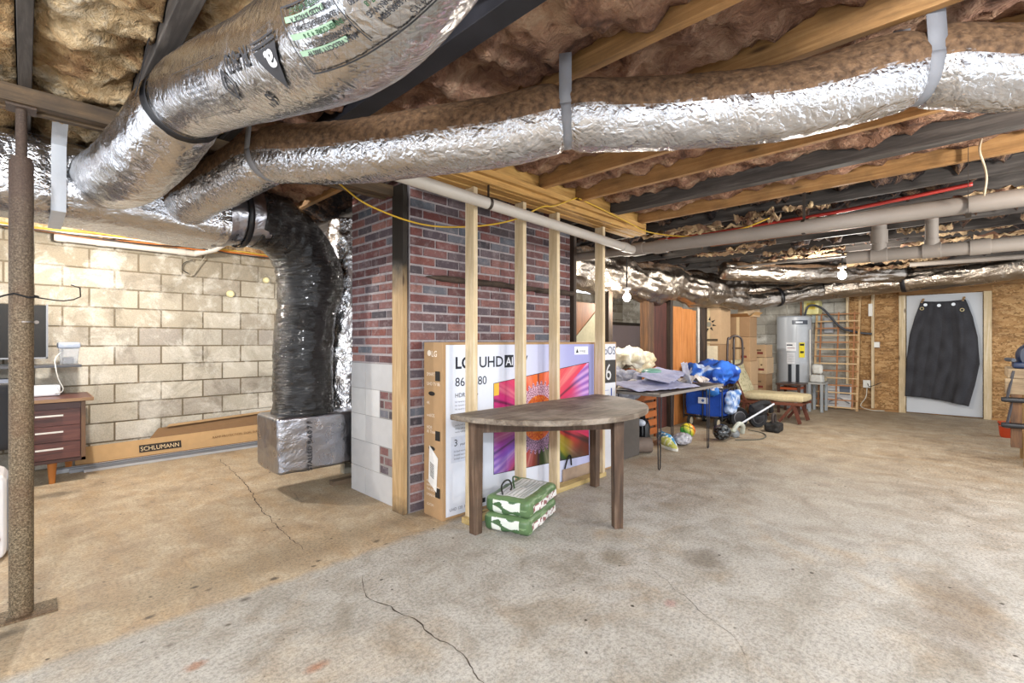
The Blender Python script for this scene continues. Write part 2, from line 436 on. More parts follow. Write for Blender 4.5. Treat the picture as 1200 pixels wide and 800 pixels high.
MT['blkfilm'] = t.fin(t.ramp(t.noise(v, 6, 4), [(.3, '#080707'), (.7, '#171312')]), t.ramp(t.noise(v, 12, 3), [(.3, .14), (.7, .3)]), 0,
                      t.bump(t.noise(t.co('Object', (1,1,4)), 9, 6, .6, 1.5), .8, .03), Coat_Weight=.3, Coat_Roughness=.12)
t = NT('rusty steel'); v = t.co(); f = t.noise(v, 120, 6, .8); g = t.noise(v, 4, 4)
c = t.ramp(f, [(.34, '#1f1a14'), (.45, '#51442f'), (.56, '#7f705a'), (.7, '#ab9d82')])
c = t.mix(t.ramp(g, [(.45, 0.), (.7, .6)]), c, '#5d3d26')
zz = t.n('SeparateXYZ', 2, Vector=v)
c = t.mix(t.ramp(t.math('MULTIPLY', zz, .4), [(.5, 0.), (.8, .75)]), c, '#4b3c37')
MT['rust'] = t.fin(c, .65, .25, t.bump(f, .6, .004))
t = NT('walnut laminate'); f = t.noise(t.co('Object', (2, 20, 20)), 2, 6, .6, .5)
MT['walnut'] = t.fin(t.ramp(f, [(.3, '#3a1f1b'), (.5, '#57302a'), (.7, '#6d4339')]), .4, 0, t.bump(f, .05, .002))
t = NT('weathered table wood'); f = t.noise(t.co('Object', (2.2, 22, 22)), 1.5, 8, .68, .7); g = t.noise(t.co(), 3.5, 6, .65)
c = t.ramp(f, [(.3, '#41352b'), (.5, '#65584a'), (.7, '#8a7d6d')])
MT['tabletop'] = t.fin(t.mix(t.ramp(g, [(.45, 0.), (.7, .6)]), c, '#b7ada0'), .6, 0, t.bump(f, .4, .004))
MT['tableleg'] = m_wood('stained table leg', '#35261c', '#5c4534', '#85715f', 'Z', knots=False, dirt=.5)
MT['orangeZ'] = m_wood('orange plywood', '#a0602a', '#c98246', '#dd9e62', 'Z', rough=.5, knots=False)
MT['redwood'] = m_wood('dark red wood', '#2a120d', '#4d241b', '#6b382a', 'Z', rough=.6, knots=False)
MT['plyo'] = m_wood('amber plywood', '#5e3410', '#8a4f18', '#a5692a', 'Z', rough=.6, knots=False)
MT['oldpost'] = m_wood('brown rough post', '#35241a', '#64452c', '#8f663f', 'Z', dirt=.3)
MT['lath'] = m_wood('trellis lath', '#a5835a', '#caa678', '#e2c79c', 'Z', knots=False)
MT['bulb'] = m_emit('lit bulb', '#fff1d8', 140.)
t = NT('clear plastic'); t.n('TexCoord', 0)
MT['clear'] = t.fin('#e8ecf2', .1, 0, None, Transmission_Weight=.75, IOR=1.2, Alpha=.6)
# ------------------------------------------------------------------ the room
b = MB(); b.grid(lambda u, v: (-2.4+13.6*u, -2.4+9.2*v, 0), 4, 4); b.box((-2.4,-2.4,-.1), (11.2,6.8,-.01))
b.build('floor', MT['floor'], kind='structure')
b = MB(); b.box((-2.4,-2.4,2.7), (11.25,6.85,2.74)); b.build('ceiling', MT['sub'], kind='structure')

def masonry(mb, o, ud, nd, ulen, z0, z1, bl, bh, gap, dep, cf, skip=None, jit=.0015, st=.5):
    """bricks laid on a plane: o origin, ud along, nd outward"""
    o = Vector(o); ud = Vector(ud); nd = Vector(nd); r = 0; z = z0
    while z < z1 - .01:
        u = -bl*st if r % 2 else 0; k = 0
        while u < ulen - .005:
            a = max(0, u) + gap/2; c = min(ulen, u + bl) - gap/2; zz = min(z1, z+bh)
            if c - a > .015 and not (skip and skip((a+c)/2, (z+zz)/2)):
                j = random.uniform(-jit, jit); p = []
                for dz, du, dn in ((z+gap/2,a,0),(z+gap/2,c,0),(zz-gap/2,c,0),(zz-gap/2,a,0),(z+gap/2,a,1),(z+gap/2,c,1),(zz-gap/2,c,1),(zz-gap/2,a,1)):
                    e = .003*dn
                    q = o + ud*(du + (e if du == a else -e)) + nd*(dep*dn + (j if dn else -.01))
                    p.append((q.x, q.y, dz + (e if dz == z+gap/2 else -e)))
                mb.add(p, [(4,5,6,7),(0,1,5,4),(1,2,6,5),(2,3,7,6),(3,0,4,7)], cf(r, (a+c)/2, (z+zz)/2))
            u += bl; k += 1
        z += bh; r += 1

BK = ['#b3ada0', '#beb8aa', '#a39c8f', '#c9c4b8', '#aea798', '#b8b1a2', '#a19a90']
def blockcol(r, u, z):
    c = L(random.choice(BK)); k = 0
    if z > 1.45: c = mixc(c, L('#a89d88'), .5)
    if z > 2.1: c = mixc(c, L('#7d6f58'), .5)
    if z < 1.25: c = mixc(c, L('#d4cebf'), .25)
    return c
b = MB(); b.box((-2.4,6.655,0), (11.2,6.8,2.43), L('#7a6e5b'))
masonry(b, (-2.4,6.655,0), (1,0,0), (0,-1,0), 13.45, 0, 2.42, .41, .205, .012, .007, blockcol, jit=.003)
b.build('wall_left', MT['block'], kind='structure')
b = MB(); b.box((11.05,1.75,0), (11.2,6.66,2.43), L('#8f8a80'))
masonry(b, (11.05,6.66,0), (0,-1,0), (-1,0,0), 4.9, 0, 2.42, .41, .205, .009, .006, lambda r,u,z: mixc(L(random.choice(BK)), L('#a8a49a'), .5))
b.build('wall_end', MT['block'], kind='structure')
b = MB(); b.box((11.05,.86,0), (11.1,1.75,2.45)); b.box((11.05,-2.4,0), (11.1,-.13,2.45)); b.box((11.05,-.13,2.11), (11.1,.86,2.45)); b.box((11.1,-.2,0), (11.12,.93,2.2))
b.build('wall_end', MT['osb'], kind='structure')
# door
b = MB(); b.box((11.05,-.12,.02), (11.09,.85,2.10)); d = b.build('door_1', m_plain('door paint', '#bfc3c8', .45, var=.04, sc=2), kind='structure')
b = MB(); b.cyl((11.05,-.05,1.02), (10.99,-.05,1.02), .012, n=12, col=L('#8d8d8d')); b.ball((10.98,-.05,1.02), .027, 8, L('#a5a5a5')); b.build('door_handle', MT['vg'], d, smooth=40)
b = MB()
for y0, y1 in ((.86,.955), (-.225,-.13)): b.box((11.0,y0,0), (11.05,y1,2.109))
b.build('trim_1', MT['pineZ'], kind='structure', bevel=.003)
b = MB(); b.box((11.0,-.225,2.11), (11.05,.955,2.2)); b.box((10.99,-2.4,2.2), (11.05,1.9,2.29)); b.build('trim_2', MT['pineY'], kind='structure', bevel=.003)
b = MB(); b.box((10.99,.955,0), (11.05,1.75,.04)); b.box((10.99,-2.4,0), (11.05,-.225,.04)); b.build('baseboard_end', MT['pineY'], kind='structure')
for k, y in enumerate((1.33, 1.72)):
    b = MB(); b.box((10.96,y-.02,.04), (11.05,y+.02,2.2))
    tag(b.build('wall_stud', MT['pineZ'], bevel=.002), ['bare pine stud on the strand board wall carrying the switch box', 'bare pine stud where strand board meets concrete block behind the trellis'][k], 'stud')

# rim board and insulation above the left block wall
b = MB(); b.box((-2.4,6.58,2.42), (4.5,6.68,2.5)); b.build('trim_3', MT['pineX'], kind='structure')

# ------------------------------------------------------------------ chimney
ch = MB(); ch.box((1.995,3.007,0), (3.955,3.885,2.62), L('#aaa1a2'))
BR = [('#744440',5),('#7f4d45',4),('#653f3d',4),('#4d424a',3),('#5c626c',2),('#946459',2),('#583c3e',3),('#403b41',2)]
def bcol(r, u, z):
    c = random.choices([x[0] for x in BR], [x[1] for x in BR])[0]; c = L(c)
    return mixc(c, L('#c3aeae'), random.uniform(0, .16))
# lower corner: painted block with brick closers
def face_skip(u, z):   # left face; u from far corner (Y=3.885) towards the front
    return z < 1.10
masonry(ch, (1.995,3.885,0), (0,-1,0), (-1,0,0), .74, 1.103, 2.6, .225, .0714, .016, .008, bcol)
bk_ = MB()
for r, (z0, z1) in enumerate(((0,.223),(.223,.445),(.445,.667),(.667,.887),(.887,1.10))):
    segs = [(0,.25),(.25,.74)]
    if r in (1,3): segs = [(0,.25),(.25,.47)] if r == 3 else [(0,.47)]
    for a, c in segs:
        q = MB(); w = L(random.choice(['#c4c3c2','#cdcccb','#bdbcbc']))
        bk_.box((1.984,3.885-c+.002,z0+.002), (2.0,3.885-a-.002,z1-.002), w)
    if r in (1,3):
        masonry(ch, (1.995,3.415,0), (0,-1,0), (-1,0,0), .27, z0, z1, .135, .074, .012, .008, bcol)
masonry(ch, (1.995,3.007,0), (1,0,0), (0,-1,0), 1.96, 0, 2.6, .235, .0714, .012, .008, bcol, st=.5)
chim = tag(ch.build('brick_chimney', MT['brick']), 'red and grey brick chimney base with painted block side, standing behind the studs', 'chimney')
bk_.box((1.988,3.0,0), (1.9935,3.884,1.10), L('#8f8b88')); bk_.build('painted_block', m_vcol('painted block', .8, var=.1, sc=9, bs=.3), chim)
b = MB()
def ledge(u, v):
    x = 2.13 + 1.83*u; a = v*2*PI
    e = min(1, u*9+.12)
    w = (.05 + .012*fbm(x*6, 1))*e; h = (.026 + .01*fbm(x*7, 4))*e
    return (x, 2.985 - w*max(-.2, math.cos(a)) , 1.775 + h*math.sin(a) + .008*fbm(x*3, 8))
b.grid(ledge, 60, 10, False, True); b.build('mortar_ledge', m_plain('old mortar', '#4f4238', .9, var=.4, sc=9, bs=.8, bd=.01), chim, smooth=50)
# corner post and dark strip at far corner
b = MB(); b.box((1.935,3.0,0), (1.975,3.15,2.45), L('#a98a5c'))
t = NT('scorched corner post'); v = t.co(); f = t.noise(t.co('Object', (18,18,1.2)), 1.6, 8, .65, .6)
c = t.ramp(f, [(.28, '#94784f'), (.5, '#b3946a'), (.74, '#ccb48c')])
z = t.math('ADD', t.n('SeparateXYZ', 2, Vector=v), t.math('MULTIPLY', t.noise(v, 5, 4), .3))
c = t.mix(t.ramp(t.math('MULTIPLY', z, .4), [(.71, 0.), (.8, .97)]), c, '#0f0b09')
c = t.mix(t.ramp(t.math('ADD', t.n('SeparateXYZ', 2, Vector=v), t.math('MULTIPLY', t.noise(v, 12, 4), .2)), [(.1, .75), (.22, 0.)]), c, '#3a3128')
kn = t.n('TexVoronoi', Vector=t.co('Object', (12,12,3)), Scale=.7)
c = t.mix(t.ramp(kn, [(.06, .8), (.12, 0.)]), c, '#3c220f')
MT['corner'] = t.fin(c, .7, 0, t.bump(f, .3, .004))
tag(b.build('corner_post', MT['corner'], bevel=.006), 'pale wooden post nailed to the chimney corner, top end scorched black', 'post')
b = MB(); b.box((3.965,2.96,0), (4.01,3.05,2.45)); tag(b.build('corner_post', MT['darkZ'], bevel=.004), 'thin black post at the far edge of the brick chimney', 'post')

# ------------------------------------------------------------------ joists, girders, insulation
ordn = 'first second third fourth fifth sixth seventh eighth ninth tenth eleventh twelfth thirteenth fourteenth fifteenth sixteenth'.split()
def joist(x, y0, y1, mat, label, w=.04, z0=2.45, z1=2.7, grp='ceiling joists'):
    b = MB(); b.box((x-w/2,y0,z0), (x+w/2,y1,z1)); o = b.build('ceiling_joist', mat, bevel=.003); tag(o, label, 'joist', grp); return o
for k, (x, m, w, lb) in enumerate(((-.95,'pineY',.04,'aged ceiling joist farthest out beyond the rusty steel post'), (-.47,'pineY',.04,'aged ceiling joist just outside the rusty steel post'),
        (.0,'darkY',.045,'grey ceiling joist resting straight above the rusty steel post'),
        (.40,'darkY',.07,'dark grey ceiling joist that the black strap of the big printed duct hangs from'),
        (.82,'darkY',.04,'grey ceiling joist hidden mostly above the big printed foil duct'),
        (1.20,'blackY',.10,'wide blackened double joist between the two big foil ducts'),
        (1.70,'pineY',.042,'bright pine ceiling joist crossing above the long foil duct at the grey band'))):
    joist(x, -2.3, 6.6, MT[m], lb, w)
XR = [(2.23,'pineY',.04),(2.77,'pineY',.04),(3.24,'pineY',.04),(3.79,'darkY',.085),(4.27,'pineY',.04),(4.75,'darkY',.04),(5.25,'darkY',.04),(5.75,'darkY',.04),(6.3,'darkY',.04),
      (6.9,'darkY',.04),(7.5,'darkY',.04),(8.1,'darkY',.04),(8.7,'darkY',.04),(9.4,'darkY',.04),(10.2,'darkY',.04)]
for k, (x, m, w) in enumerate(XR):
    q = {'pineY':'yellow pine','darkY':'grey weathered'}[m]
    joist(x, -2.3, 2.385 if x < 4.5 else 6.6, MT[m], '%s ceiling joist, %s beyond the bright joist at the grey duct band' % (q, ordn[k]), w)
    if x < 4.5: joist(x+.02, 2.62, 6.6, MT['darkY'], 'dark joist behind the laminated girder, %s in its row from the chimney' % ordn[k], .04)
# girders
b = MB()
b.box((-2.3,3.12,2.372), (1.93,3.17,2.45)); b.box((-2.3,3.175,2.38), (1.93,3.215,2.45)); b.box((-2.3,3.22,2.37), (1.93,3.26,2.45))
tag(b.build('girder', MT['oldX'] if 'oldX' in MT else m_wood('old girder', '#33281e', '#5c4933', '#8a6f4e', 'X', dirt=.6), bevel=.002), 'built-up old wooden girder carried by the rusty steel post', 'girder')
b = MB()
for y0, y1, z in ((2.39,2.43,2.37),(2.432,2.475,2.365),(2.478,2.52,2.372),(2.523,2.565,2.362),(2.568,2.61,2.37)): b.box((1.75,y0,z), (4.42,y1,2.62))
b.box((1.75,2.35,2.41), (4.35,2.388,2.45))
tag(b.build('girder', m_wood('laminated girder', '#8a6530', '#bd9150', '#dbb46c', 'X'), bevel=.002), 'laminated yellow pine girder over the stud wall', 'girder')

def batt(x0, x1, y0, y1, mat, label, zb, amp, sag, seed, grp='fiberglass insulation batts'):
    n = 14; nv = int((y1-y0)/.032)
    def fn(u, v):
        y = y0 + (y1-y0)*v
        if u <= .72:
            a = u/.72; x = x0 + (x1-x0)*a
            z = zb - sag*math.sin(PI*a)*(.7+.5*nz(y*1.1, seed)) + amp*fbm(x*5+seed, y*6.5, seed, 5) - amp*.6*abs(fbm(x*3, y*1.6, seed+5, 3)) + amp*.6*abs(fbm(x*3+1.5*y, y*10, seed+9, 4))
            return (x + .004, y, min(z, 2.66))
        a = (u-.72)/.28; return (x1 - (x1-x0)*a, y, 2.685)
    b = MB(); b.grid(fn, 30, nv, True, False)
    o = b.build('insulation_batt', mat, smooth=0); tag(o, label, 'insulation', grp); return o
LX = [-1.45,-.95,-.47,.0,.40,.82,1.20,1.70,2.23]
names = ['outermost golden fiberglass batt beyond the rusty steel post', 'golden fiberglass batt one bay out from the rusty steel post', 'golden fiberglass batt in the bay next to the rusty steel post',
  'big golden fiberglass batt between the steel post joist and the black strap', 'golden fiberglass batt right above the black strap of the printed duct', 'brown fiberglass batt above the printed duct against the blackened joist',
  'brown fiberglass batt between the blackened joist and the bright pine joist', 'dark brown fiberglass batt past the bright pine joist']
for k in range(8):
    w = {1.20:.05,.40:.035}.get(LX[k], .02); w2 = {1.20:.05,.40:.035}.get(LX[k+1], .02)
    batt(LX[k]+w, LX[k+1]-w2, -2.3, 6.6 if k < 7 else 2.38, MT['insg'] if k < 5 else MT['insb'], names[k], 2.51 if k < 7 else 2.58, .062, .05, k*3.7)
xs = [x for x, _, _ in XR] + [11.0]; ws = [w for _, _, w in XR] + [.02]
for k in range(len(xs)-1):
    near = xs[k] < 4.0
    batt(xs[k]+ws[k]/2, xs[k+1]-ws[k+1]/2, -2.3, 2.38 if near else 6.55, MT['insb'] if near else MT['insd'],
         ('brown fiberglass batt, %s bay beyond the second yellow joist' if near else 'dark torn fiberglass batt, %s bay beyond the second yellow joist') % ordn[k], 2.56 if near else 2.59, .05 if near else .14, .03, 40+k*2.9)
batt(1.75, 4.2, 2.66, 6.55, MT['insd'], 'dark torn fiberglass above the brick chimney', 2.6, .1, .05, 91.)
# rim insulation, facing the room on the left wall top
b = MB(); b.grid(lambda u, v: (-2.2+6.4*u, 6.50+.07*fbm(u*22, v*2, 3), 2.36+.22*v+.03*fbm(u*30, v, 9)), 160, 10)
tag(b.build('rim_insulation', MT['insg'], smooth=0, thick=.05), 'golden fiberglass stuffed above the block wall behind the cables', 'insulation')

# ------------------------------------------------------------------ stud wall
for k, (x, lb) in enumerate(((2.185,'at the near cut end, first of the row by the carton'), (2.693,'second of the row, in front of the carton flower picture'),
                             (3.113,'third of the row, over the flower centre'), (3.80,'at the end of the TV carton, fourth of the stud wall'))):
    b = MB(); b.box((x,2.50,.04), (x+.038,2.589,2.365))
    for _ in range(7):
        z = random.uniform(.3, 2.2); y = random.uniform(2.51, 2.58)
        b.cyl((x-.0008,y,z), (x+.001,y,z), .005, n=8, col=L('#6b4522'))
    tag(b.build('wall_stud', MT['pineZ'], bevel=.003), 'pine wall stud ' + lb, 'stud', 'open wall studs')
b = MB(); b.box((2.15,2.50,0), (3.86,2.589,.04)); tag(b.build('bottom_plate', m_wood('plate', '#8f7a4a', '#b59d68', '#cdb885', 'X'), bevel=.003), 'yellow-green pine bottom plate under the open studs', 'plate')

# ------------------------------------------------------------------ steel post
p = empty('steel_post', (-.012,3.19,0), 'rusty round steel post standing on a flat base plate', 'post')
PM = Matrix.Translation((-.012,0,0))
b = MB(); b.M = PM; b.cyl((0,3.19,.008), (0,3.19,2.12), .042, n=40); b.build('pipe_column', MT['rust'], p, smooth=50)
b = MB(); b.M = PM; b.cyl((0,3.19,2.12), (0,3.19,2.36), .020, n=20); b.box((-.05,3.14,2.36), (.05,3.24,2.37)); b.cyl((0,3.19,2.10), (0,3.19,2.14), .036, n=24); b.build('screw_jack', MT['rust'], p, smooth=40)
b = MB(); b.M = rotz(-.02, (0,3.19,0)); b.box((-.17,3.12,0), (.11,3.26,.01)); b.build('base_plate', MT['rust'], p)
b = MB(); b.tube([(-.10,3.13,1.47),(-.035,3.145,1.50),(.01,3.147,1.485),(.042,3.17,1.49),(.035,3.23,1.50),(-.03,3.24,1.5)], .004, 8)
b.tube([(.042,3.17,1.487),(.13,3.13,1.475),(.19,3.14,1.50),(.19,3.17,1.545),(.16,3.2,1.56)], .003, 8)
b.build('wire_tie', MT['blk'], p, smooth=0)
b = MB(); b.cyl((0,3.19,1.368), (0,3.19,1.375), .0435, n=32)
for a in (-1, 1): b.cyl((a*.036,3.17-a*.03,1.37), (a*.038,3.155-a*.03,1.37), .008, n=12)
b.build('wire_band', m_plain('dull wire', '#77706a', .5, .8), p, smooth=40)

# ------------------------------------------------------------------ ducts
def wr(d, th, R, a=.02, fs=9, ft=3, seed=0):
    return R*(1 + a*fbm(d*fs+seed, math.cos(th)*ft, math.sin(th)*ft, 4) + min(a*.6, .014)*nz(d*34+seed+th*1.3, math.cos(th)*2, math.sin(th)*2))
def dustf(lo=1.05, hi=1.6, base=0):
    def f(d, th):
        s = math.sin(th); k = sst(-.1, .75, s)*1.15 + base
        return (min(1, k), 0, 0, 1)
    return f
NOD = lambda d, th: (.0, 0, 0, 1)
# trunk
tr = empty('main_trunk_duct', (-.4,4.0,2.0), 'large foil wrapped rectangular trunk duct hanging behind the steel post', 'duct')
def trunkf(u, v):
    x = -2.3 + 3.3*u; a = v*2*PI
    cx = math.copysign(abs(math.cos(a))**.45, math.cos(a)); cz = math.copysign(abs(math.sin(a))**.45, math.sin(a))
    w = .34; h = .215
    e = 1 if u < .985 else .96
    k = 1 + .035*fbm(x*3.5, cx*1.5, cz*1.5, 5) + .018*nz(x*14 + cz*3, cx*3, cz*9)
    return (x, 4.0 + w*cx*k*e, 2.235 - .045*max(0, x) + h*cz*k*e)
b = MB(); b.grid(trunkf, 230, 72, False, True, cf=lambda u, v: (sst(.5,1,math.sin(v*2*PI))*.7,0,0,1), uvf=lambda u, v: (u*3.3, v*6.28))
b.add([trunkf(1, j/72) for j in range(72)], [tuple(range(72))], (0,0,0,1)); b.build('foil_wrap', MT['foil'], tr, smooth=0)
# printed duct (A)
A = [(.28,-.25,2.32),(.40,.25,2.19),(.50,.65,2.06),(.53,1.02,2.02),(.525,1.535,2.12),(.487,2.05,2.23),(.462,2.33,2.255),(.42,2.7,2.19),(.375,3.1,2.16),(.35,3.45,2.20),(.33,3.8,2.26)]
dA = empty('printed_flex_duct', (.5,1.5,1.85), 'thick shiny foil flex duct covered in printed ratings, nearest the viewer', 'duct')
SP = spline(A, .012); dd = [0]
for i in range(1, len(SP)): dd.append(dd[-1] + (SP[i]-SP[i-1]).length)
FR = frames(SP, False)
def dist_at(y): return dd[min(range(len(SP)), key=lambda i: abs(SP[i].y-y))]
sS = dist_at(2.33)
def RA(d, th):
    near = 1 - .10*math.exp(-((d-sS)/.05)**2)
    R = .146*near
    if d > sS: R *= 1.04 + .12*math.sin(min(1, (d-sS)/.9)*PI/2); return wr(d, th, R, .03, 9, 3, 3)
    k = 1 + .035*nz(d*3, math.cos(th)*1.2, math.sin(th)*1.2)
    return wr(d, th, R*k, .012, 8, 3)
b = MB(); b.tube(A, .17, 90, .012, rf=RA, pt=False, cf=lambda d, th: (sst(.45,.95,math.sin(th))*.8,0,0,1)); b.build('foil_wrap', MT['foilA'], dA, smooth=0)
def onA(d, th, off=.0025):
    off += .002
    i = min(range(len(dd)), key=lambda k: abs(dd[k]-d)) if False else None
    lo, hi = 0, len(dd)-1
    while hi - lo > 1:
        m = (lo+hi)//2
        if dd[m] > d: hi = m
        else: lo = m
    f = (d-dd[lo])/(dd[hi]-dd[lo]) if dd[hi] > dd[lo] else 0
    c = SP[lo].lerp(SP[hi], f); sd = FR[lo][0].lerp(FR[hi][0], f); u = FR[lo][1].lerp(FR[hi][1], f)
    r = RA(d, th % (2*PI)) + off
    return c + sd*(math.cos(th)*r) + u*(math.sin(th)*r)
d_ref = dist_at(1.12)
def onP(d, th, off=.0025): return onA(d, th + 1.7*max(0, d_ref - d), off)
pr = MB(); K = (.03,.03,.035,1); RR = .146
def pA(y, thdeg, flip=1):
    d0 = dist_at(y); t0 = math.radians(thdeg)
    return lambda x, yy: onP(d0 + x*flip, t0 + yy*flip/RR)
def rectA(y, th, w, h, col=K, off=.0022, nn=8):
    d0 = dist_at(y); t0 = math.radians(th)
    pr.grid(lambda u, v: onP(d0+w*u, t0+h*v/RR, off), nn, 3, cf=lambda u, v: col)
def frameA(y, th, w, h, t=.003):
    d0 = dist_at(y); t0 = math.radians(th)
    for (x0,y0,x1,y1) in ((0,0,w,t),(0,h-t,w,h),(0,0,t,h),(w-t,0,w,h)):
        pr.grid(lambda u, v: onP(d0+x0+(x1-x0)*u, t0+(y0+(y1-y0)*v)/RR, .0024), 24 if x1-x0 > .05 else 2, 2 if x1-x0 > .05 else 12, cf=lambda u, v: K)
# lettering runs away from the viewer, heads of the letters down
pr.text('R-8.0', .066, pA(1.31, 196), K, bold=.001, sx=1.2)
pr.text('6"', .058, pA(1.33, 240), K, bold=.001, sx=1.5)
# triangle emblem with a curl
tri = [(0,0),(.115,0),(.0575,.105)]
d0 = dist_at(1.13); t0 = math.radians(206)
def tg(u, v):
    x = .15*u; return onP(d0 + .075 + (x-.075)*(1-v), t0 + .095*v/RR, .0022)
pr.grid(tg, 6, 8, cf=lambda u, v: K)
pr.text('a', .10, pA(1.425, 190), L('#cfcfd2'), bold=.003) if False else None
def tgl(x, y): return onP(d0 + .036 + x, t0 + .010/RR + y/RR, .0042)
pr.text('a', .07, tgl, L('#d5d5d8'), bold=.002, sx=1.7)
rectA(1.13, 202, .15, .006); rectA(1.13, 198, .15, .004)
pr.text('DUCT AIR CONNECTOR', .011, pA(1.13, 191), K)
# table of ratings
frameA(.34, 184, .76, .135, .004)
rows = ['POLYESTER  AIR DUCT  CLASS 1', 'INSTALLED R-VALUE  ASTM C518', 'FLAME SPREAD 25  SMOKE 50', 'INNER CORE  4  5  6  7  8  9  10', 'MAX PRESSURE  10 IN. W.G.', 'MAX VELOCITY 5000 FPM']
for k, r in enumerate(rows):
    for yy in (.38, .66, .88):
        pr.text(r[:26] if yy < .8 else r[:20], .0135, pA(yy, 187+k*6.3), K if k % 3 else L('#27482f'), sx=1.05, bold=.0004)
    if k % 2: rectA(.90, 185.6+k*6.3, .15, .011, L('#8aa58c'), .0015)
for yy in (.64, .87): rectA(yy, 186, .003, .11)
pr.text('LISTED  CLASS 1  NO. 000110 2014 15', .019, pA(.45, 228), K, sx=1.1)
# small listing block beyond
frameA(1.55, 190, .42, .15, .002)
for k in range(6): pr.text('TO ASTM E96  FOIL OUTER JACKET', .0125, pA(1.68, 196+k*6.5), K)
q0 = dist_at(1.52); q1 = math.radians(222)
for k in range(4):
    sgn = ((1,0),(0,1),(-1,0),(0,-1))[k]; s2 = ((0,1),(-1,0),(0,-1),(1,0))[k]
    a1 = (.045*sgn[0], .045*sgn[1]); a2 = (.045*s2[0], .045*s2[1])
    pr.grid(lambda u, v: onP(q0 + (a1[0]*(1-u)+a2[0]*u)*(1-.35*v), q1 + (a1[1]*(1-u)+a2[1]*u)*(1-.35*v)/RR, .0024), 6, 2, cf=lambda u, v: K)
pr.text('UL', .035, lambda x, y: onP(q0-.02+x, q1 + (y-.012)/RR, .0024), K)
q2 = dist_at(1.64); q3 = math.radians(240)
pr.grid(lambda u, v: onP(q2+(.028+.003*v)*math.cos(u*2*PI), q3+(.028+.003*v)*math.sin(u*2*PI)/RR, .0024), 24, 1, True, False, cf=lambda u, v: K)
pr.text('UL', .028, lambda x, y: onP(q2-.016+x, q3 + (y-.01)/RR, .0024), K)
pr.build('printed_lettering', MT['vm'], dA)
b = MB()
b.grid(lambda u, v: onA(sS-.022+.044*v, u*2*PI, .006), 60, 2, True, False); o = b.build('black_strap', MT['blkstrap'], dA, smooth=0, thick=.003)
b = MB(); b.bar((.30,2.33,2.24), (.365,2.33,2.62), .003, .045, up=(0,1,0)); b.bar((.60,2.33,2.30), (.45,2.33,2.62), .003, .045, up=(0,1,0)); b.build('hanging_strap', MT['blkstrap'], dA)

# long duct (B)
B = [(.80,4.05,2.17),(.75,3.6,2.19),(.82,3.1,2.22),(.905,2.66,2.255),(1.0,2.35,2.21),(1.104,2.092,2.18),(1.25,1.735,2.165),(1.43,1.45,2.18),(1.592,1.232,2.225),(1.74,1.04,2.22),(1.90,.856,2.225),(2.13,.52,2.235),(2.36,.15,2.31),(2.50,-.10,2.27),(2.66,-.45,2.24),(2.8,-1.0,2.2),(2.9,-1.8,2.25)]
dB = empty('long_flex_duct', (1.6,1.2,2.0), 'long foil flex duct with dusty brown top running diagonally under the joists', 'duct')
SB = spline(B, .014); db = [0]
for i in range(1, len(SB)): db.append(db[-1] + (SB[i]-SB[i-1]).length)
FB = frames(SB, False)
def dB_at(y): return db[min(range(len(SB)), key=lambda i: abs(SB[i].y-y))]
kn = [dB_at(2.66), dB_at(1.232), dB_at(.15)]
def RB(d, th):
    R = .142
    for k in kn: R -= .022*math.exp(-((d-k)/.035)**2)
    R += .012*math.sin(th*-1)*0
    rid = .016*nz(d*30 + math.sin(th)*9, math.cos(th)*1.5, 7)
    return wr(d, th, R*(1+rid), .022, 7, 2.4, 11)
b = MB(); b.tube(B, .15, 80, .014, rf=RB, pt=False, cf=lambda d, th: (sst(-.42, .12, math.sin(th)+.12*nz(d*5))*1.1,0,0,1)); b.build('foil_wrap', MT['foil'], dB, smooth=0)
def strapB(k, mat, w=.045, zt=2.6):
    i = min(range(len(db)), key=lambda q: abs(db[q]-kn[k])); c = SB[i]; sd, u = FB[i]; t = (SB[i+1]-SB[i-1]).normalized()
    b = MB()
    def f(a, v):
        th = PI*(1 + a) - .0
        r = RB(db[i], th % (2*PI)) + .006
        p = c + sd*(math.cos(th)*r) + u*(math.sin(th)*r)
        return p + t*(w*(v-.5))
    b.grid(f, 30, 2)
    for sg in (-1, 1):
        r = RB(db[i], 0 if sg > 0 else PI) + .006
        p = c + sd*(sg*r); q = Vector((p.x, p.y, zt)) - sd*(sg*.03)
        b.grid(lambda a, v: p.lerp(q, a) + t*(w*(v-.5)), 3, 2)
    return b.build('hanging_strap', mat, dB, smooth=40, thick=.003)
strapB(0, MT['tape']); strapB(1, MT['tape'], .05, 2.44); strapB(2, MT['tape'], .06)
b = MB()
iw = min(range(len(db)), key=lambda q: abs(SB[q].y+.02)); 
b.text('R-8.0', .05, lambda x, y: (lambda k: SB[k] + FB[k][0]*(math.cos(math.radians(250)+y/.15)*(RB(db[k], math.radians(250))+.004)) + FB[k][1]*(math.sin(math.radians(250)+y/.15)*(RB(db[k], math.radians(250))+.004)))(min(len(SB)-1, max(0, iw+int(x/.014)))), K)
b.build('printed_lettering', MT['vm'], dB)
# trunk hanger strap (pale)
b = MB(); b.bar((.13,3.632,2.0), (.13,3.60,2.36), .062, .003, up=(0,1,0)); b.bar((.13,3.62,2.0), (.13,4.2,2.0), .062, .003); b.bar((.13,3.60,2.36), (.13,3.30,2.5), .062, .003)
b.build('hanging_strap', MT['tapel'], tr, bevel=.001)

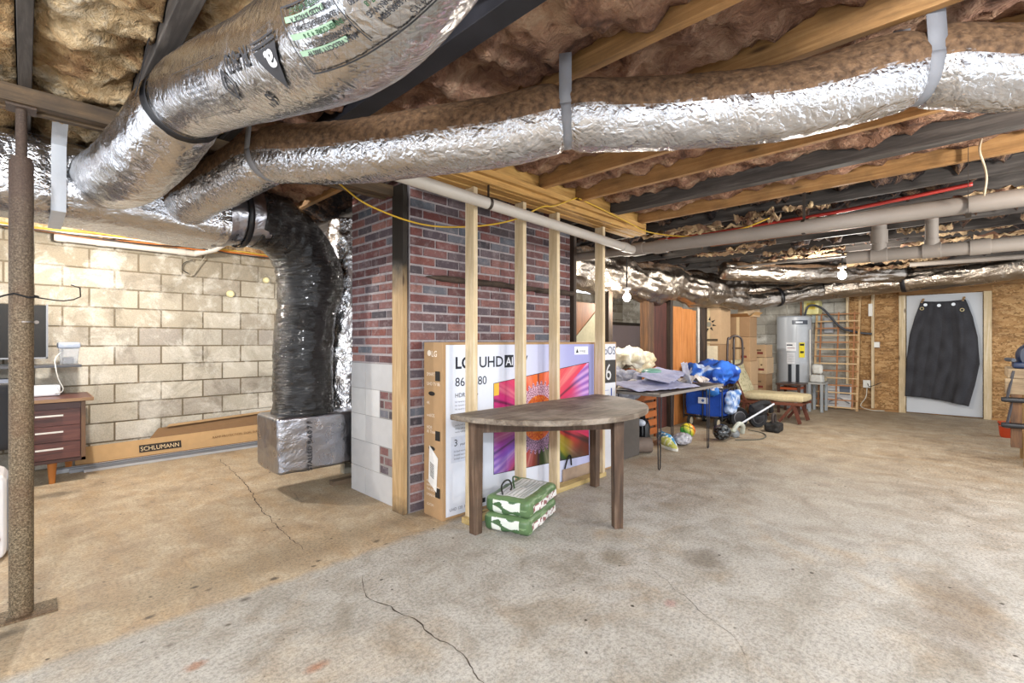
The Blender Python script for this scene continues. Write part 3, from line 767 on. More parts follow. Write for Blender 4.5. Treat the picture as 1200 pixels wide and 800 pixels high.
# black drop duct
dK = empty('black_drop_duct', (1.75,4.2,.68), 'fat black plastic flex duct dropping onto the foil plenum box', 'duct')
KP = [(.98,4.03,2.19),(1.24,4.06,2.25),(1.40,4.09,2.24),(1.58,4.15,2.15),(1.72,4.2,1.98),(1.77,4.22,1.8),(1.75,4.22,1.62),(1.715,4.2,1.4),(1.70,4.2,1.2),(1.70,4.2,.95),(1.70,4.2,.66)]
def RK(d, th):
    R = .225
    f = sst(.25, .55, d); R = .232 + .012*f + .03*math.exp(-((d-.75)/.25)**2) - .012*math.exp(-((d-1.05)/.08)**2)
    if d > 1.9: R += .01
    rid = .035*nz(d*15 + math.sin(th*1)*2.2, math.cos(th)*2, math.sin(th)*2) + .02*nz(d*40, math.cos(th)*2.5, math.sin(th)*2.5)
    return R*(1 + rid)
b = MB(); b.tube(KP[1:], .22, 80, .014, rf=RK, pt=True); b.build('plastic_jacket', MT['blkfilm'], dK, smooth=0)
b = MB(); b.tube([(.92,4.02,2.20),(1.10,4.04,2.24),(1.32,4.07,2.255)], .19, 60, .012, rf=lambda d, th: wr(d, th, .226, .04, 9, 3, 8), cf=NOD); b.build('foil_collar', MT['foilp'], dK, smooth=0)
b = MB(); b.tube([(1.12,4.04,2.24),(1.16,4.045,2.243)], .238, 48, .02, caps=False); b.build('black_strap', MT['blkstrap'], dK, smooth=0, thick=.003)

# plenum
pl = empty('foil_plenum_box', (2.2,4.2,.2), 'foil wrapped plenum box raised off the floor beside the chimney', 'plenum')
b = MB(); b.rbox((1.40,3.95,.205), (3.0,4.46,.665), .03, 60, .009, 6, col=(0,0,0,1)); b.build('foil_wrap', MT['foilp'], pl, smooth=0)
b = MB(); b.text('STALLED R-6.0 7 F', .052, lambda x, y: (1.665-y, 3.939, .21+x), K, bold=.001); b.build('printed_lettering', MT['vm'], pl)
b = MB()
for x in (2.2, 2.9):
    for y in (4.0, 4.4): b.box((x-.045,y-.045,0), (x+.045,y+.045,.2), L('#8a8578'))
b.box((1.9,4.05,0), (3.0,4.13,.04), L('#6b5a48')); b.build('support_block', MT['vm'], pl)
rz = empty('foil_riser_duct', (2.25,4.42,.66), 'foil wrapped vertical duct rising behind the black duct beside the bricks', 'duct')
b = MB(); b.tube([(2.2,4.42,.6),(2.2,4.42,1.2),(2.22,4.42,1.8),(2.25,4.42,2.45)], .2, 60, .016, rf=lambda d, th: wr(d, th, .235-.03*sst(.6,1.8,d), .07, 7, 3, 20), cf=NOD); b.build('foil_wrap', MT['foil'], rz, smooth=0)

# far ducts
def foilduct(name, label, pts, R, seed, amp=.09, ell=1, n=64, ds=.03, dust=.4, mat='foilold', straps=()):
    e = empty(name, Vector(pts[len(pts)//2]) - Vector((0,0,R if not callable(R) else R(0))), label, 'duct')
    b = MB(); b.tube(pts, R, n, ds, rf=lambda d, th: wr(d, th, (R(d)*(1+.05*math.sin(th*11+d*5+2*nz(d*2, th))*(1.2-R(d)/.28)*3) if callable(R) else R), amp, 4, 2, seed), pt=False, ell=ell, cf=lambda d, th: (sst(.3,.9,math.sin(th))*dust*1.6,0,0,1)); b.build('foil_wrap', MT[mat], e, smooth=0)
    P = spline(pts, ds)
    for f in straps:
        i = int(f*(len(P)-2)); t = (P[i+1]-P[i]).normalized(); b = MB()
        b.cyl(P[i]-t*.03, P[i]+t*.03, R*1.07, n=40, caps=False)
        b.build('black_strap', MT['blkstrap'], e, smooth=0, thick=.004)
    return e
def RP(d):
    k = abs(math.sin(PI*(d-.25)/1.25))**.6
    return .27*(.80 + .24*k)
foilduct('partition_foil_duct', 'fat crumpled foil duct sagging above the wood partition', [(4.3,3.5,2.2),(5.05,3.42,2.17),(5.7,3.35,2.12),(6.3,3.3,2.10),(6.8,3.28,2.17),(7.3,3.2,2.13),(7.9,3.1,2.12),(8.6,2.95,2.2)], RP, 31, .13)
foilduct('branch_foil_duct', 'slimmer drooping foil duct in front of the boxes', [(7.6,3.25,2.08),(8.3,2.95,1.99),(8.9,2.7,2.0),(9.4,2.3,2.1),(9.7,1.9,2.2)], .15, 44, .12, straps=(.72,))
foilduct('end_wall_foil_duct', 'long foil duct hung along the end wall above the door', [(9.2,3.0,2.2),(9.7,2.2,2.18),(9.8,1.6,2.2),(9.75,.9,2.24),(9.7,.2,2.27),(9.6,-.8,2.34),(9.6,-2.2,2.45)], .17, 57, .10, straps=(.45,))
foilduct('cross_foil_duct', 'aged dusty foil duct crossing below the far joists beyond the bulb', [(7.2,2.65,2.33),(7.8,2.1,2.30),(8.4,1.6,2.30),(9.1,1.2,2.32),(9.45,.8,2.33)], .13, 66, .14, dust=.75)

# ------------------------------------------------------------------ pipes
def pipe(name, label, pts, r, mat, rings=(), cat='pipe', ds=.2, clamps=()):
    e = empty(name, pts[0], label, cat)
    b = MB()
    for i in range(len(pts)-1): b.cyl(pts[i], pts[i+1], r, n=24)
    for p in pts[1:-1]: b.ball(p, r*1.02, 12)
    b.build('pipe_run', mat, e, smooth=40)
    for (p, d) in rings:
        p = Vector(p); d = Vector(d).normalized(); b = MB(); b.cyl(p-d*r*1.1, p+d*r*1.1, r*1.16, n=24); b.build('coupling', mat, e, smooth=40, bevel=.002)
    for (p, d) in clamps:
        p = Vector(p); d = Vector(d).normalized(); b = MB(); b.cyl(p-d*.012, p+d*.012, r*1.08, n=24); b.bar(p+Vector((0,0,r)), (p.x,p.y,2.46), .02, .003, up=(1,0,0)); b.build('pipe_hanger', m_dark, e, smooth=40)
    return e
m_dark = m_plain('dull hanger steel', '#4a423c', .5, .6)
pipe('drain_pipe', 'white plastic drain pipe running in front of the stud tops', [(1.35,2.415,2.262),(4.22,2.42,2.19)], .04, MT['pvc'], rings=(((4.05,2.42,2.194),(1,0,-.02)),), clamps=(((2.25,2.417,2.24),(1,0,0)),))
pipe('drain_pipe', 'long grey-white drain pipe crossing below the joists from the corner elbow', [(4.26,2.55,2.20),(4.27,-1.9,2.14)], .056, MT['pvcg'], rings=(((4.26,2.38,2.198),(0,1,0)),((4.27,2.15,2.195),(0,1,0))), clamps=(((4.27,.95,2.18),(0,1,0)),))
pipe('drain_pipe', 'dusty capped branch pipe running behind the stud wall', [(4.26,2.5,2.2),(4.2,3.6,2.21)], .045, MT['pvcg'])
pipe('drain_pipe', 'second lower grey drain pipe with two risers near the far bulb', [(6.05,.95,2.16),(6.08,-1.9,2.10)], .062, MT['pvcg'], rings=(((6.05,.68,2.155),(0,1,0)),((6.05,.28,2.15),(0,1,0)),((6.06,-.05,2.14),(0,1,0))))
pipe('riser_pipe', 'grey vertical riser with a ring fitting, nearer the door side', [(6.05,.28,2.15),(6.05,.28,2.62)], .05, MT['pvcg'], rings=(((6.05,.28,2.2),(0,0,1)),))
pipe('riser_pipe', 'grey vertical riser beside the bright bulb', [(6.05,.68,2.155),(6.05,.68,2.6)], .062, MT['pvcg'], rings=(((6.05,.68,2.34),(0,0,1)),))
pipe('wall_pipe', 'thin white plastic pipe along the top of the block wall', [(.2,6.5,2.31),(1.38,6.5,2.305),(1.55,6.35,2.36),(1.62,6.3,2.42)], .034, MT['pvc'], rings=(((.25,6.5,2.31),(1,0,0)),((.55,6.5,2.31),(1,0,0)),((1.25,6.5,2.306),(1,0,0))))
pipe('water_pipe', 'thin copper-brown water pipe under the far joists', [(5.6,2.2,2.4),(5.6,-2.,2.36)], .012, m_plain('copper', '#8a5a3c', .4, .8))
pipe('water_pipe', 'thin grey water pipe beyond the lower drain pipe', [(7.0,2.4,2.33),(7.0,-2.,2.33)], .014, MT['pvcg'])
pipe('water_pipe', 'grey gas pipe high beside the end wall duct', [(8.2,.6,2.3),(8.6,-2.1,2.3)], .03, MT['pvcg'])
for k, (dx, dz) in enumerate(((0,0), (.035,.012))):
    b = MB(); b.tube([(4.9+dx,2.5,2.40+dz),(5.0+dx,2.0,2.41+dz),(5.02+dx,1.4,2.42+dz),(5.0+dx,.9,2.42+dz),(4.98+dx,.4,2.44+dz),(5.0+dx,.0,2.47+dz)], .014, 10)
    tag(b.build('red_water_line', m_plain('red tubing', '#a8322a', .4), smooth=0), ['lower of two red plastic water lines under the dark joists', 'upper of two red plastic water lines under the dark joists'][k], 'pipe', 'red water lines')
# yellow cable
b = MB(); b.tube([(1.34,3.12,2.40),(1.45,3.05,2.35),(1.611,2.92,2.20),(1.951,2.78,2.105),(2.30,2.66,2.13),(2.55,2.48,2.19),(2.76,2.37,2.31),(2.9,2.36,2.345),(3.188,2.35,2.47)], .006, 8)
b.tube([(3.188,2.33,2.46),(3.5,2.33,2.44),(4.0,2.33,2.40),(4.22,2.25,2.34),(4.40,1.98,2.285),(4.42,1.7,2.27),(4.42,1.45,2.28),(4.46,1.25,2.34)], .006, 8)
tag(b.build('yellow_cable', m_plain('yellow sheath', '#c9a12c', .45), smooth=0), 'thin yellow cable drooping across the bricks and over the girder', 'cable')
# cable bundle on left wall top
cols = ['#c9a63a', '#e08a2e', '#d9d2c4', '#b9682c', '#2a2320']
for k in range(5):
    b = MB(); z = 2.36 - k*.011
    pts = [(-1.6+i*.42, 6.45-.02*k+.01*nz(i, k), z + .03*nz(i*.7, k*5.1) + .02) for i in range(10)]
    b.tube(pts, .0075, 7, .08)
    tag(b.build('wall_cable', m_plain('sheath %d' % k, cols[k], .5), smooth=0), ['yellow','orange','white','rust-brown','black'][k] + ' cable in the bundle stapled along the top of the block wall', 'cable', 'cables along the block wall')
b = MB(); b.tube([(4.28,-.05,2.62),(4.05,-.03,2.45),(4.05,-.05,2.35),(4.0,-.06,2.25),(4.04,-.05,2.16)], .006, 7); 
tag(b.build('loose_wire', m_plain('cream wire', '#c7b79c', .6), smooth=0), 'loose cream wire hanging beside the long drain pipe', 'cable')
b = MB(); b.bar((4.20,.02,2.62), (4.20,.02,2.1), .03, .003, up=(0,1,0)); b.bar((4.35,.02,2.62), (4.35,.02,2.1), .03, .003, up=(0,1,0)); b.bar((4.20,.02,2.1), (4.35,.02,2.1), .03, .003)
tag(b.build('pipe_strap', m_dark), 'dark perforated metal strap holding up the long drain pipe', 'strap')
# hanging scraps of torn insulation paper below the dark joists
for k in range(44):
    x = random.uniform(4.6, 9.2); y = random.uniform(-1.4, 2.6); z = random.uniform(2.34, 2.46); s = random.uniform(.04, .11); sd = random.uniform(0, 50); ln = random.uniform(.25, .9)
    b = MB(); a = random.uniform(-.35, .35)
    b.grid(lambda u, v: (x + s*(u-.5)*math.cos(a)*(.5+abs(nz(v*7, sd))*1.6) + .05*fbm(u*3, v*5, sd) + (v-.5)*a*.5, y + ln*(v-.5) + s*(u-.5)*math.sin(a), z + .05*abs(u-.5) + .05*fbm(u*4, v*9, sd+4)), 6, 22, cf=lambda u, v: mixc(L('#c9ad85'), L('#6b4a38'), .5+fbm(u*4, v*4, sd)))
    tag(b.build('torn_insulation_scrap', MT['cloth'], smooth=0, thick=.006), 'torn tan insulation facing hanging between the dark far joists', 'insulation', 'torn insulation scraps')
# floor cracks
def crack(pts, w, nm, seed):
    P = spline(pts, .012); vs = []; fs = []
    for i, p in enumerate(P):
        e = math.sin(PI*i/(len(P)-1))**.4
        jx = .02*fbm(i*.09, seed, 0, 5); ww = w*e*(.5+abs(nz(i*.15, seed))*1.6)
        vs += [(p.x+jx-ww, p.y, .0012), (p.x+jx+ww, p.y, .0012)]
        if i: k = 2*i; fs.append((k-2, k-1, k+1, k))
    b = MB(); b.add(vs, fs); return b
for k, (pts, w) in enumerate((([(1.47,5.9,0),(1.432,5.3,0),(1.368,4.587,0),(1.262,3.928,0),(1.21,3.3,0),(1.192,2.95,0)], .004), ([(1.28,2.40,0),(1.2,2.2,0),(1.235,1.9,0),(1.25,1.508,0),(1.20,1.3,0),(1.22,1.1,0)], .0028), ([(2.5,1.35,0),(2.25,.95,0),(2.1,.7,0),(1.9,.6,0)], .0012))):
    b = crack(pts, w, 'crack', k*7.3); b.build('floor_crack', MT['darkZ'], kind='structure')
# ------------------------------------------------------------------ TV carton
A0 = Vector((2.066,2.70,0)); EE = Vector((2.084,-.08,0)).normalized(); NN = Vector((EE.y,-EE.x,0)); BLn = 2.16; BH = 1.275; BD = .235
def bx(s_, z, off=0.): return A0 + EE*s_ + NN*off + Vector((0,0,z))
tv = empty('tv_carton', bx(1.08,0,-.12), 'huge flat TV carton with a flower picture standing behind the studs', 'carton')
KB = L('#ab8a64')
b = MB(); vs = [bx(0,0,0),bx(BLn,0,0),bx(BLn,0,-BD),bx(0,0,-BD),bx(0,BH,0),bx(BLn,BH,0),bx(BLn,BH,-BD),bx(0,BH,-BD)]
b.add(vs, [(3,2,1,0),(4,5,6,7),(0,1,5,4),(1,2,6,5),(2,3,7,6),(3,0,4,7)], KB); b.build('carton_body', MT['card'], tv, bevel=.004)
b = MB(); P1, P2 = L('#d3d9e8'), L('#8e8cc4')
def facecol(u, v):
    t = sst(.35, 1, u*.8+v*.25); return mixc(L('#d9deea'), L('#9293cf'), t*.9)
b.grid(lambda u, v: bx(.03+1.75*u, .02+1.235*v, .0012), 60, 40, cf=facecol)
b.build('printed_face', MT['print'], tv)
b = MB(); b.grid(lambda u, v: bx(1.81+.335*u, .02+1.235*v, .0012), 6, 10, cf=lambda u, v: L('#d5d6dc'))
b.grid(lambda u, v: bx(1.81+.335*u, .865+.23*v, .002), 1, 1, cf=lambda u, v: L('#26231f'))
b.grid(lambda u, v: bx(2.06+.02*u, .66+.15*v, .002), 1, 1, cf=lambda u, v: L('#30438c'))
for k in range(3): b.grid(lambda u, v: bx(1.93+.1*u, .79-.05*k+.004*v, .002), 1, 1, cf=lambda u, v: L('#4b61a8'))
tt = lambda s0, z0, off=.003: (lambda x, y: bx(s0+x, z0+y, off))
b.text('webOS', .115, tt(1.815, 1.15), L('#3c4468'), sx=.95)
b.text('86', .235, tt(1.86, .895), L('#c9c9c9'), sx=.9)
b.build('side_print', MT['print'], tv)
def flower(u, v):
    x = (u-.42)*1.217; y = (v-.52)*.78; r = math.hypot(x, y); a = math.atan2(y, x)
    if u < .005 or u > .995 or v < .008 or v > .99: return L('#1a1320')
    if r < .13: return mixc(L('#f0b41e'), L('#c8661a'), sst(.07,.13,r+.02*nz(x*80,y*80))+.3*nz(x*60,y*60))
    if r < .19: return mixc(L('#b8301a'), L('#e0871e'), .4+.9*nz(x*70,y*70))
    if r < .29 + .02*math.sin(a*36):
        k = nz(x*120, y*120, 4); return mixc(L('#6b1740') if y > -.02 else L('#2a1836'), L('#f0c9dc') if y > 0 else L('#b890b0'), .45+1.3*k)
    stops = [(-PI,'#b3225e'),(-2.5,'#6b46b0'),(-2.15,'#b8371e'),(-1.85,'#8c1e24'),(-1.5,'#2a3a14'),(-1.1,'#31501c'),(-.75,'#2c4a1a'),(-.45,'#d2362c'),(-.2,'#c02a72'),(.15,'#c43a86'),(.4,'#d9325a'),(.8,'#e04a52'),(1.2,'#e8562a'),(1.6,'#e86c1e'),(1.95,'#dd5a26'),(2.3,'#d23060'),(2.7,'#c22878'),(PI,'#b3225e')]
    for i in range(len(stops)-1):
        if stops[i][0] <= a <= stops[i+1][0]:
            t = (a-stops[i][0])/(stops[i+1][0]-stops[i][0]); c = mixc(L(stops[i][1]), L(stops[i+1][1]), t); break
    aw = a + .25*r*math.sin(a*2) ; n = 12
    f = abs(((aw/(2*PI)*n) % 1) - .5)*2
    c = mixc(c, (.03,.008,.03,1), sst(.8, 1, f)*.8)
    c = mixc(c, (1,.75,.6,1), .22*sst(.5, 0, f)*(.6+.8*nz(aw*22, r*3)))
    c = mixc(c, (.15,.0,.05,1), .35*max(0, nz(aw*40, r*2, 3)))
    if a > -.2 and a < .5 or a < -2.3 or a > 2.85:
        c = mixc(c, mixc(L('#5a3cb4'), L('#d9b8ee'), .5+.35*math.sin(aw*60+r*8)), sst(.45,.66,r)*.8)
    if -1.0 < a < -.35: c = mixc(c, L('#b9a81e'), sst(.2,.35,r)*sst(.75,.45,f)*.7*sst(.62,.4,r)); c = mixc(c, L('#14200c'), sst(.5,.68,r)*.8)
    if u < .05 and v > .86: c = L('#e8b43c')
    return c
b = MB()
def quad(u, v): return bx(.482+1.217*u, (.241*(1-u)+.193*u)*(1-v) + (.954*(1-u)+1.084*u)*v, .0022)
b.grid(quad, 230, 150, cf=flower); b.build('flower_picture', MT['print'], tv)
b = MB(); ink = L('#20242e')
b.text('LG', .118, tt(.11, 1.083), ink, bold=.0035); b.text('UHD', .118, tt(.335, 1.083), ink, bold=.0015, sx=.98)
b.grid(lambda u, v: bx(.60+.098*u, 1.072+.10*v, .0025), 1, 1, cf=lambda u, v: ink)
b.text('AI', .092, tt(.612, 1.09, .0035), L('#e4e7ee'), bold=.001); b.text('TV', .118, tt(.72, 1.083), ink)
b.text('86UT80', .092, tt(.11, .953), ink); b.text('HDR10 Pro', .045, tt(.11, .872), ink)
for k in range(3): b.text('hdr dynamic tone mapping', .017, tt(.11, .835-.027*k), L('#6b7080'))
b.text('DeepLG', .05, tt(.11, .70), ink) if False else b.text('ThinQ', .06, tt(.11, .70), ink)
for k in range(3): b.text('works with smart home', .017, tt(.11, .665-.025*k), L('#6b7080'))
b.grid(lambda u, v: bx(.075+.24*u, .40+.19*v, .0018), 1, 1, cf=lambda u, v: L('#cfd5e4'))
b.text('3', .07, tt(.10, .52), ink); b.text('year panel', .028, tt(.155, .52), ink)
for k in range(3): b.text('limited warranty', .02, tt(.10, .475-.027*k), L('#6b7080'))
b.text('UHD 120  HDMI', .03, tt(.06, .055), L('#5a5f70')); b.grid(lambda u, v: bx(.33+.07*u, .05+.035*v, .0025), 1, 1, cf=lambda u, v: ink)
b.grid(lambda u, v: bx(1.48+.206*u, 1.158+.075*v, .0022), 1, 1, cf=lambda u, v: L('#eef0f6'))
b.add([bx(1.50,1.175,.003),bx(1.54,1.175,.003),bx(1.52,1.215,.003)], [(0,1,2)], ink); b.text('energy', .034, tt(1.555, 1.182, .003), L('#4a4f60'))
b.build('printed_lettering', MT['vm'], tv)
# end flap side: white print, hand holes, shipping label
sd = lambda y0, z0: (lambda x, y: bx(-.0015, z0+y, -BD + y0 + x))
b = MB(); W = L('#e9dccb')
b.text('LG', .06, sd(.10, 1.17), W, bold=.001); b.cyl(bx(-.002,1.195,-BD+.07), bx(.001,1.195,-BD+.07), .022, n=20, col=W)
for z, s in ((1.03,'SMART'),(.96,'UHD TV 86'),(.82,'4K'),(.73,'webOS'),(.64,'HDR'),(.61,'AI ThinQ'),(.25,'KEEP DRY'),(.22,'HANDLE CARE'),(.19,'THIS SIDE UP'),(.15,'2 PERSON'),(.08,'LG.COM')):
    b.text(s, .034 if z > .5 else .024, sd(.04, z), W)
b.build('side_lettering', MT['vm'], tv)
b = MB()
for z in (1.03, .60, .19): b.M = None; b.rbox((0,0,0), (.001,.001,.001), .0004, 1) if False else b.add([bx(-.002,z-.035,-.085),bx(-.002,z-.035,-.025),bx(-.002,z+.035,-.025),bx(-.002,z+.035,-.085)], [(0,1,2,3)], L('#15110d'))
for z in (.90, .50): b.grid(lambda u, v: bx(-.002, z+.016*math.sin(u*2*PI)*v, -.13+.042*math.cos(u*2*PI)*v), 20, 2, True, False, cf=lambda u, v: L('#1d1610'))
b.build('hand_hole', MT['vm'], tv)
b = MB(); b.M = None
b.add([bx(-.0025,.25,-.17),bx(-.0025,.19,-.07),bx(-.0025,.44,-.05),bx(-.0025,.52,-.16)], [(0,1,2,3)], L('#e6e4e0'))
for k in range(9): b.add([bx(-.003,.30+k*.012,-.15),bx(-.003,.28+k*.012,-.10),bx(-.003,.286+k*.012,-.10),bx(-.003,.306+k*.012,-.15)], [(0,1,2,3)], L('#33302c'))
b.build('shipping_label', MT['vm'], tv)
b = MB(); b.rbox(bx(1.30,.0,.02), bx(1.30,.0,.02)+Vector((.42,.012,.13)), .005, 4, .006, 5, col=L('#a8927e')); 
b.tube([bx(1.33,.13,.012),bx(1.36,.22,.02),bx(1.40,.24,.02),bx(1.42,.15,.015)], .007, 8, .01, col=L('#14110f')); b.build('carry_strap', MT['vm'], tv, smooth=50)

# ------------------------------------------------------------------ half-round table
tb = empty('half_round_table', (2.83,2.2,0), 'worn half-round wooden table standing in front of the studs', 'table')
poly = [(2.83-.885, 2.475)] ; N = 48
poly = [(2.80 + .845*math.cos(PI+PI*i/N), 2.44 + .83*math.sin(PI+PI*i/N)) for i in range(N+1)] + [(3.645,2.475),(1.955,2.475)]
b = MB(); b.prism(poly, .762, .800); b.build('table_top', MT['tabletop'], tb, bevel=.008)
b = MB()
b.bar((2.12,2.37,.715), (2.86,1.80,.715), .03, .09); b.bar((2.86,1.80,.715), (3.50,2.37,.715), .03, .09); b.bar((2.1,2.41,.715), (3.54,2.41,.715), .03, .09); b.build('apron', MT['tableleg'], tb, bevel=.002)
for x, y, tx, ty in ((2.10,2.38,0,0),(2.845,1.755,0,0),(3.52,2.40,0,0)):
    b = MB(); h = .036; q = .031
    a = -.65 if y < 2 else 0
    b.M = rotz(a, (x,y,0)); b.add([(x-q,y-q,0),(x+q,y-q,0),(x+q,y+q,0),(x-q,y+q,0),(x-h,y-h,.762),(x+h,y-h,.762),(x+h,y+h,.762),(x-h,y+h,.762)], [(3,2,1,0),(4,5,6,7),(0,1,5,4),(1,2,6,5),(2,3,7,6),(3,0,4,7)])
    b.build('leg', MT['tableleg'], tb, bevel=.003)

# ------------------------------------------------------------------ green bags
def bag(z0, lb, name='green_bag', dx=0):
    e = empty(name, (2.5+dx,2.3,z0), lb, 'bag', 'green and white bags'); M = Matrix.Translation((2.47+dx,2.30,0)) @ Matrix.Rotation(math.radians(18), 4, 'Z')
    W_, H_, T_ = .255, .165, .115
    def cf(p):
        q = M.inverted() @ p; x, y, z = q.x, q.y, q.z - z0
        if z > .098:
            if abs(x) < .215 and abs(y) < .105: return L('#d9dcdc') if (int((y+1)*95) % 3 or abs(x) > .19) else L('#9fa6a2')
            return L('#627d55')
        if y < -.1:
            if x > -.2 and .018 < z < .07 - .04*sst(.1,.27,x)*0:
                k = nz(x*26, z*34); return L('#e3e1df') if k < .12 else L('#8f5f60')
            return L('#58734c') if nz(x*9,z*20) < .2 else L('#7d966e')
        if x < -.2: return L('#dde2da') if nz(y*14, z*22, 2) > -.12 and abs(y) < .11 else L('#486744')
        return L('#4d6c47')
    b = MB(); q = MB(); q.rbox((-W_,-H_,z0), (W_,H_,z0+T_), .032, 34, .010, 7, seed=z0*30+1, puff=.006)
    vs = [M @ p for p in q.v]; b.v = vs; b.f = q.f; b.uv = q.uv
    b.c = []
    for f in q.f:
        c = sum((vs[i] for i in f), Vector())/4; b.c.append(cf(c))
    b.build('sack', MT['vg'], e, smooth=0)
    b = MB(); t = lambda x, y: M @ Vector((-.14+x, -H_-.004-.0, z0+.03+y)); b.text('Shingle', .032, lambda x, y: M @ Vector((.02+x, -H_-.0135, z0+.032+y)), L('#8a4a4c')) if False else None
    b = MB()
    for k in range(8): b.M = M; b.box((-.2,-.10+.024*k,z0+T_+.005), (.17-.02*(k%3),-.088+.022*k+.003,z0+T_+.0062), L('#b3b8b5'))
    b.build('fine_print', MT['vm'], e)
    return e, M
bag(0.003, 'lower green and white plastic sack under the half-round table, under another')
e, M = bag(.118, 'upper green and white plastic sack under the half-round table, on another', dx=.008)
b = MB(); b.M = M; b.tube([(-.2,.06,.235),(-.14,.1,.27),(-.05,.12,.282),(.0,.11,.275),(-.06,.06,.255),(-.1,.05,.242)], .006, 8, .01, col=L('#22261f')); b.tube([(-.06,.04,.245),(.02,.09,.282),(.08,.11,.282),(.16,.11,.252)], .006, 8, .01, col=L('#3d5a36')); b.build('strap_handle', MT['vm'], e, smooth=0)

# ------------------------------------------------------------------ desk corner
dk = empty('desk', (-.2,6.2,0), 'dark walnut laminate desk with three drawers against the block wall', 'desk')
b = MB(); b.box((-1.5,5.84,.735), (.44,6.5,.765)); b.build('desk_top', MT['walnut'], dk, bevel=.004)
b = MB(); b.box((-1.5,5.835,.738), (.445,5.843,.766), L('#8a6a4a')); b.box((.437,5.84,.738), (.445,6.5,.766), L('#8a6a4a')); b.build('edge_band', MT['vg'], dk)
b = MB(); b.box((-.06,5.9,.19), (.38,6.45,.73), L('#4a2a24')); b.box((.36,5.885,.19), (.392,6.45,.73), L('#6d5038')); b.box((-.08,5.885,.19), (.392,5.9,.22), L('#3d221d')); b.build('pedestal', MT['vg'], dk, bevel=.002)
for z0, z1 in ((.225,.375),(.38,.52),(.525,.67)):
    b = MB(); b.box((-.05,5.882,z0), (.355,5.9,z1)); d = b.build('drawer', MT['walnut'], dk, bevel=.002)
    b = MB(); z = (z0+z1)/2+.02; b.bar((.06,5.862,z), (.24,5.862,z), .012, .014, L('#d9d6d0')); b.bar((.07,5.865,z), (.07,5.882,z), .01, .01, L('#d9d6d0')); b.bar((.23,5.865,z), (.23,5.882,z), .01, .01, L('#d9d6d0')); b.build('drawer_handle', MT['vglo'], d)
for x, y in ((.17,5.95),(.30,6.4),(-1.4,5.95),(-1.4,6.4)):
    b = MB(); b.cyl((x,y,0), (x,y,.19 if x > 0 else .735), .022, .034, 16, L('#a8672c')); b.build('leg', MT['vg'], dk, smooth=40)
hs = empty('shelf_riser', (-.4,6.35,.765), 'dark shelf riser standing on the walnut desk under the screen', 'shelf')
b = MB(); b.box((-1.2,6.15,1.035), (.38,6.5,1.06), L('#3a3a3e')); b.build('shelf_board', MT['vg'], hs, bevel=.002)
b = MB()
for x in (-1.15, -.02): b.box((x,6.2,.766), (x+.022,6.5,1.035), L('#6f7075'))
b.build('side_panel', MT['vg'], hs)
mo = empty('monitor', (-.3,6.3,1.061), 'black flat screen monitor behind the steel post', 'monitor')
b = MB(); b.box((-.75,6.26,1.13), (.15,6.29,1.62), L('#060607')); b.build('screen', MT['vm'], mo, bevel=.004)
b = MB(); b.box((.138,6.252,1.12), (.152,6.262,1.63), L('#6f7277')); b.box((-.76,6.252,1.118), (.152,6.262,1.132), L('#77797e')); b.build('bezel', MT['vg'], mo)
b = MB(); b.box((-.5,6.2,1.061), (-.1,6.38,1.075), L('#141416')); b.cyl((-.3,6.3,1.07), (-.3,6.3,1.15), .03, n=16, col=L('#141416')); b.build('stand', MT['vg'], mo)
bn = empty('storage_bin', (.30,6.32,1.061), 'small clear plastic bin with grey lid on the desk shelf', 'bin')
b = MB(); b.add([(.235,6.25,1.061),(.355,6.25,1.061),(.355,6.4,1.061),(.235,6.4,1.061),(.225,6.23,1.22),(.37,6.23,1.22),(.37,6.42,1.22),(.225,6.42,1.22)], [(3,2,1,0),(0,1,5,4),(1,2,6,5),(2,3,7,6),(3,0,4,7)], L('#c9ced6')); b.build('bin_body', MT['clear'], bn, bevel=.004, thick=.003)
b = MB(); b.rbox((.215,6.22,1.21), (.38,6.43,1.275), .02, 6, col=L('#8e97a6')); b.build('bin_lid', MT['vg'], bn, smooth=40)
b = MB(); b.rbox((.25,6.27,1.065), (.34,6.38,1.13), .02, 8, .01, col=L('#6a6c72')); b.build('contents', MT['vm'], bn, smooth=0)
b = MB(); b.rbox((.03,6.2,.766), (.235,6.36,.87), .018, 8, col=L('#e4e6ea')); tag(b.build('white_box', MT['vg'], smooth=40), 'small white plastic device on the desk top under the shelf', 'box')
b = MB(); b.tube([(.26,6.3,1.2),(.20,6.2,1.12),(.20,6.14,1.03),(.22,6.15,.92),(.25,6.16,.84),(.24,6.17,.8),(.2,6.2,.79)], .005, 7, .02, col=L('#cfcfc8')); tag(b.build('power_cord', MT['vm'], smooth=0), 'thin white cord looping from shelf down to the white device', 'cord')
for k, (x, c, w) in enumerate(((-.28,'#8fa3c0',.1),(-.40,'#5a6a88',.09),(-.16,'#b9c0cc',.08))):
    b = MB(); b.box((x,6.25,.766+0), (x+w,6.45,.98-.02*k), L(c)); tag(b.build('binder', MT['vm'], bevel=.003), ['blue binder', 'dark blue binder', 'pale grey binder'][k]+' standing on the desk behind the steel post', 'binder')
oc = empty('office_chair', (-.25,5.3,0), 'black office chair cut by the picture edge, in front of the desk', 'chair')
b = MB(); b.rbox((-.62,4.95,.50), (-.045,5.03,.98), .04, 14, .01, col=L('#1c1c20')); b.build('backrest', MT['vm'], oc, smooth=0)
b = MB(); b.rbox((-.62,5.05,.40), (-.14,5.5,.48), .04, 12, .006, col=L('#1c1c20')); b.build('seat', MT['vm'], oc, smooth=0)
b = MB(); b.cyl((-.38,5.28,.08), (-.38,5.28,.42), .03, n=16, col=L('#222226'))
